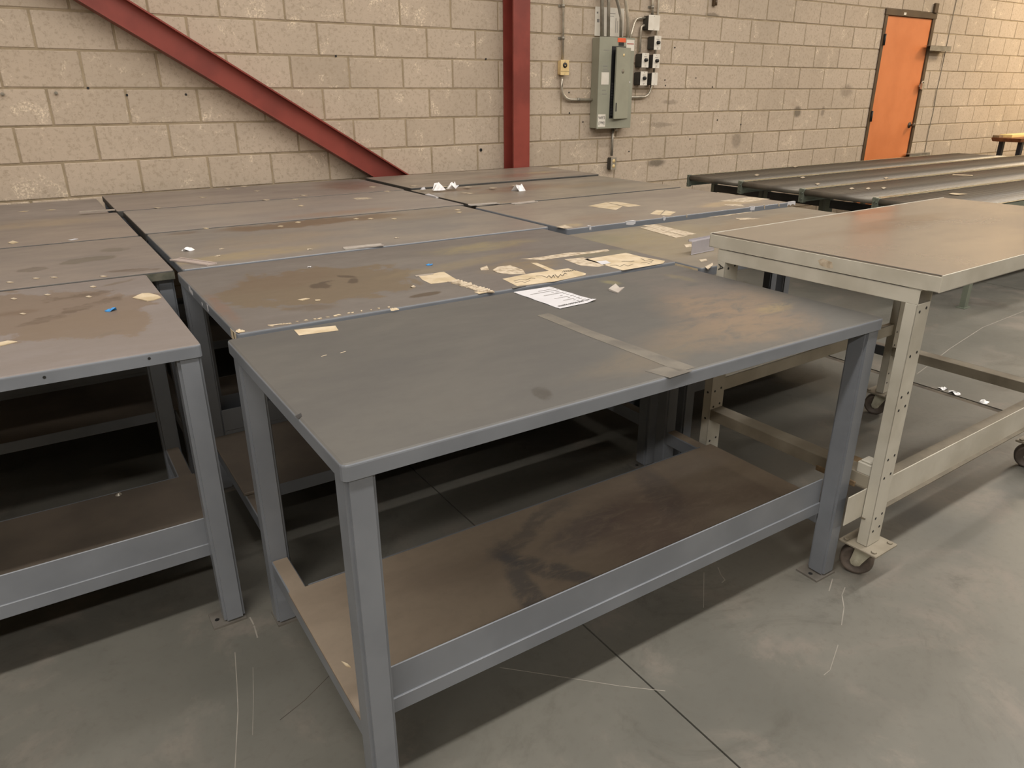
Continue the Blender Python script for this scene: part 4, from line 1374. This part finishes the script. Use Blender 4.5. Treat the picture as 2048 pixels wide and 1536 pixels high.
# scuffs on the left apron of the papered bench
for (yy, zz, hh_, ww) in ((2.44, 0.812, 0.018, 0.012), (2.41, 0.808, 0.014, 0.010), (2.18, 0.812, 0.018, 0.006), (1.885, 0.810, 0.026, 0.018), (1.862, 0.812, 0.024, 0.014), (2.26, 0.806, 0.008, 0.006)):
    o = MB().box(0.3656, 0.3662, yy - ww, yy + ww, zz - hh_ / 2, zz + hh_ / 2)
    par(o.build('paint_scuff', M['paper_cream'] if yy < 2 else M['paper'], None), P2)

o = MB().box(0.262, 0.366, 2.7092, 2.7099, 0.7925, 0.8175)  # dark strip over the flange: dirt, with the gap's shade painted in
par(o.build('grime_shade_film', simple('grime_shade', rgb(66, 68, 58), rgb(92, 90, 78), 30, 0.7), None), B['l2'])

# third bench
z3 = zt_of('m3')
M['pink_plastic'] = simple('pink_plastic', rgb(172, 160, 154), rgb(156, 144, 138), 8, 0.25)
label_strip((350, 519), (424, 530), z3, 0.044, M['pink_plastic'], 'pinkish clear label strip at the corner of the third bench')
label_strip((688, 498), (765, 490.5), z3, 0.036, M['clear_plastic'], 'clear label strip on the third bench beside the papered bench')
crumple('plastic_wrap', (375, 501), z3, 0.032, 0.012, M['foil'], 'small crumpled clear wrap near the pinkish strip', 'plastic wrap', seed=12)
G3 = 'pale flecks on the third bench'
for i, (a, b) in enumerate(((443, 498), (436, 512), (620, 499), (793, 476))):
    crumple('paper_fleck', (a, b), z3, 0.012, 0.003, M['paper_torn'], 'small pale fleck on the bench with the pinkish strip', 'paper fleck', G3, seed=20 + i)
z4 = zt_of('m4')
G4 = 'pale flecks on the fourth bench'
for i, (a, b) in enumerate(((412, 457), (561, 453), (596, 445), (712, 438), (741, 437.5), (788, 438), (602, 412), (915, 420), (918, 425))):
    flat('paper_fleck', [(a - 6, b), (a, b - 1.2), (a + 6, b - 0.4), (a + 1, b + 1.2)], z4 if b < 450 else z3, M['paper_cream'], 'small pale fleck along the seam of the fourth bench', 'paper fleck', G4, h=0.001, wav=0.0008, ws=i)
flat('paper_oval', [(705, 397), (715, 395.5), (735, 395), (745, 396.5), (735, 398.5), (712, 399)], z4, M['paper_torn'], 'pale oval paper remnant on the fourth bench', 'paper remnant', h=0.0006)
z5 = zt_of('m5')
G5 = 'pale flecks on the bench under the brace'
for i, (a, b) in enumerate(((455, 378), (488, 373), (514, 382), (405, 395), (315, 416), (532, 400), (590, 399), (608, 391), (745, 374), (775, 383))):
    flat('paper_fleck', [(a - 8, b), (a, b - 1.2), (a + 8, b - 0.3), (a + 1, b + 1.2)], z5, M['paper_torn'], 'small pale fleck on the bench under the red brace', 'paper fleck', G5, h=0.0008, wav=0.0006, ws=i)
z6 = zt_of('r5')
crumple('folded_card', (877, 380), z6, 0.045, 0.055, M['foil'], 'white folded paper standing on the corner bench', 'paper scrap', seed=31)
crumple('crumpled_foil', (906, 377), z6, 0.05, 0.045, M['foil'], 'crumpled shiny wrap on the corner bench', 'plastic wrap', seed=32)
crumple('folded_card', (1038, 381), zt_of('r4'), 0.05, 0.05, M['foil'], 'white folded scrap on the bench with two clear strips', 'paper scrap', seed=33)
flat('paper_strip', [(850, 390), (858, 389), (877, 396), (872, 397)], zt_of('r4'), M['paper'], 'white paper strip at the left end of the corner benches', 'paper strip', h=0.002, wav=0.004)
crumple('paper_scrap', (846, 379), z6, 0.02, 0.02, M['paper'], 'small white scrap on the corner bench edge', 'paper scrap', seed=34)
G6 = 'pale flecks on the corner bench'
for i, (a, b) in enumerate(((828, 372), (890, 373), (935, 374), (985, 376), (1030, 371), (930, 386), (940, 387))):
    flat('paper_fleck', [(a - 9, b), (a, b - 1), (a + 9, b - 0.3), (a + 1, b + 1)], z6 if b < 378 else zt_of('r4'), M['paper_torn'], 'small pale fleck on the bench at the column', 'paper fleck', G6, h=0.0008, wav=0.0006, ws=i)
zr4 = zt_of('r4')
label_strip((938, 411), (996, 407), zr4, 0.036, M['clear_plastic'], 'clear label strip touching the joint with the smeared bench')
label_strip((1026, 408.5), (1072, 403.5), zr4, 0.036, M['clear_plastic'], 'clear label strip nearer the two cream paper rectangles')
zr3 = zt_of('r3')
P3 = B['r3']
for pts in ([(1176, 412), (1212, 405), (1245, 413), (1232, 420)], [(1212, 404.5), (1234, 403.5), (1282, 411), (1256, 414)]):
    flat('glued_paper', pts, zr3 - 0.0002, M['paper_cream'], parent=P3, h=0.0005)
for pts in ([(1300, 428), (1313, 420), (1328, 421), (1320, 430)], [(1322, 430), (1331, 421), (1352, 424), (1340, 431)]):
    flat('glued_paper', pts, zr3 - 0.0002, M['paper_cream'], parent=P3, h=0.0005)
for pts in ([(1438, 402), (1500, 394), (1540, 398), (1490, 405)], [(1448, 409), (1480, 408), (1490, 413), (1452, 411)], [(1112, 454), (1130, 450), (1146, 455), (1128, 457)]):
    flat('glued_paper', pts, zr3 - 0.0002, M['paper_torn'], parent=P3, h=0.0005)
# torn tape along the front edge of that bench
rq = random.Random(21)
for i, (a, b, w) in enumerate(((1262, 445, 30), (1330, 437, 8), (1490, 413, 16), (1570, 404, 30), (1181, 455, 6), (1545, 407, 5), (1372, 431, 3), (1520, 411, 4))):
    p, q = on_z(a - w / 2, b, zr3 - 0.006), on_z(a + w / 2, b, zr3 - 0.006)
    L = abs(q.x - p.x)
    n = max(3, int(L / 0.012))
    pts = [(L * (k / n - 0.5), 0.005) for k in range(n + 1)] + [(L * (k / n - 0.5), -0.004 - 0.012 * rq.random()) for k in range(n, -1, -1)]
    o = MB().prism(pts, 0.0, 0.0008, Matrix(((1, 0, 0, 0), (0, 0, -1, 0), (0, 1, 0, 0), (0, 0, 0, 1))))
    ex_ = [(L * (k / n - 0.5), 0.0) for k in range(n + 1)] + [(L * (k / n - 0.5), 0.006 + 0.014 * rq.random()) for k in range(n, -1, -1)]
    o.prism(ex_, 0.0064, 0.0071)
    par(o.build('torn_tape', M['paper'] if w > 5 else M['paper_torn'], None, ((p.x + q.x) / 2, 2.5898, ZT + DZ['r3'] - 0.0065)), P3)
o = MB().box(1.9338, 1.9348, 1.77, 1.885, 0.788, 0.806)
par(o.build('edge_tape', M['paper_cream'], None), B['r2'])
# torn bench
z7 = zt_of('r2')
P7 = B['r2']
for pts in ([(1275, 449), (1310, 449), (1392, 468), (1370, 472), (1330, 462)], [(1280, 456), (1300, 455), (1370, 473), (1352, 476)], [(1395, 428), (1480, 420), (1505, 424), (1450, 432), (1400, 432)],
            [(1470, 437), (1500, 436), (1520, 438), (1480, 440)], [(1368, 490), (1380, 488), (1388, 493), (1372, 495)], [(1398, 520), (1412, 518), (1415, 522), (1402, 524)],
            [(1410, 534), (1425, 526), (1426, 530), (1416, 540)]):
    flat('torn_paper', pts, z7 - 0.0002, M['paper_torn'], parent=P7, h=0.0008, wav=0.0006, ymax=2.532)
# spilled bench
z8 = zt_of('l1')
crumple('blue_scrap', (223, 621), z8, 0.017, 0.010, M['blue_scrap'], 'torn bright blue paper scrap on the spilled bench', 'paper scrap', seed=41)
flat('torn_paper', [(265, 596), (278, 592), (285, 588), (298, 587), (316, 591), (323, 596), (308, 601), (294, 603), (282, 600), (272, 598)], z8, M['paper_cream'],
     'torn cream paper piece near the right edge of the spilled bench', 'paper scrap', h=0.001, wav=0.002)
flat('paper_strip', [(0, 686), (16, 682), (35, 684), (20, 688), (0, 693)], z8, M['paper_cream'], 'cream paper strip on the spilled bench front', 'paper strip', h=0.001, wav=0.001)
G8 = 'pale flecks on the spilled bench'
for i, (a, b) in enumerate(((46, 628), (28, 598), (186, 574), (178, 594), (95, 590))):
    flat('paper_fleck', [(a - 7, b), (a, b - 2), (a + 7, b), (a + 1, b + 2)], z8, M['paper_torn'], 'small pale fleck in the brown spill', 'paper fleck', G8, h=0.0008, wav=0.0008, ws=i)
crumple('metal_nut', (238, 990), 0.2266, 0.012, 0.008, M['galv_dull'], 'small metal bit on the shelf of the spilled bench', 'metal bit', seed=44)
G9 = 'pale flecks on the smudged bench'
for i, (a, b) in enumerate(((72, 557), (108, 555), (20, 565), (207, 553))):
    flat('paper_fleck', [(a - 8, b), (a, b - 1.5), (a + 8, b), (a + 1, b + 1.5)], zt_of('l2'), M['paper_torn'], 'small pale fleck on the smudged bench', 'paper fleck', G9, h=0.0008, wav=0.0006, ws=i)
flat('paper_scrap', [(16, 486), (26, 482), (37, 485), (25, 488)], zt_of('l3'), M['paper_cream'], 'cream torn scrap on the dusty bench', 'paper scrap', h=0.001, wav=0.001)
flat('paper_strip', [(136, 480), (150, 477.5), (157, 478), (142, 481)], zt_of('l3'), M['paper'], 'thin white strip at the seam of the dusty bench', 'paper strip', h=0.001)
label_strip((159, 425), (230, 420.5), zt_of('l3') + 0.0, 0.030, M['clear_dull'], 'long clear label strip bridging the gap at the dusty bench')
for i, (a, b) in enumerate(((46, 423), (101, 420))):
    flat('paper_fleck', [(a - 10, b + 1), (a, b - 1), (a + 12, b - 1), (a + 2, b + 1)], zt_of('l4'), M['paper_cream'], 'pale sliver on the bench along the wall', 'paper fleck', 'slivers on the wall bench', h=0.0008, ws=i)
# litter in the wide floor joint
for i, (a, b) in enumerate(((1886, 778), (1904, 784), (1912, 788), (1968, 804))):
    crumple('litter_scrap', (a, b), 0.0002, 0.028, 0.012, M['foil'], 'crumpled clear scrap lying in the dirty floor joint', 'litter', 'litter in the floor joint', seed=60 + i)
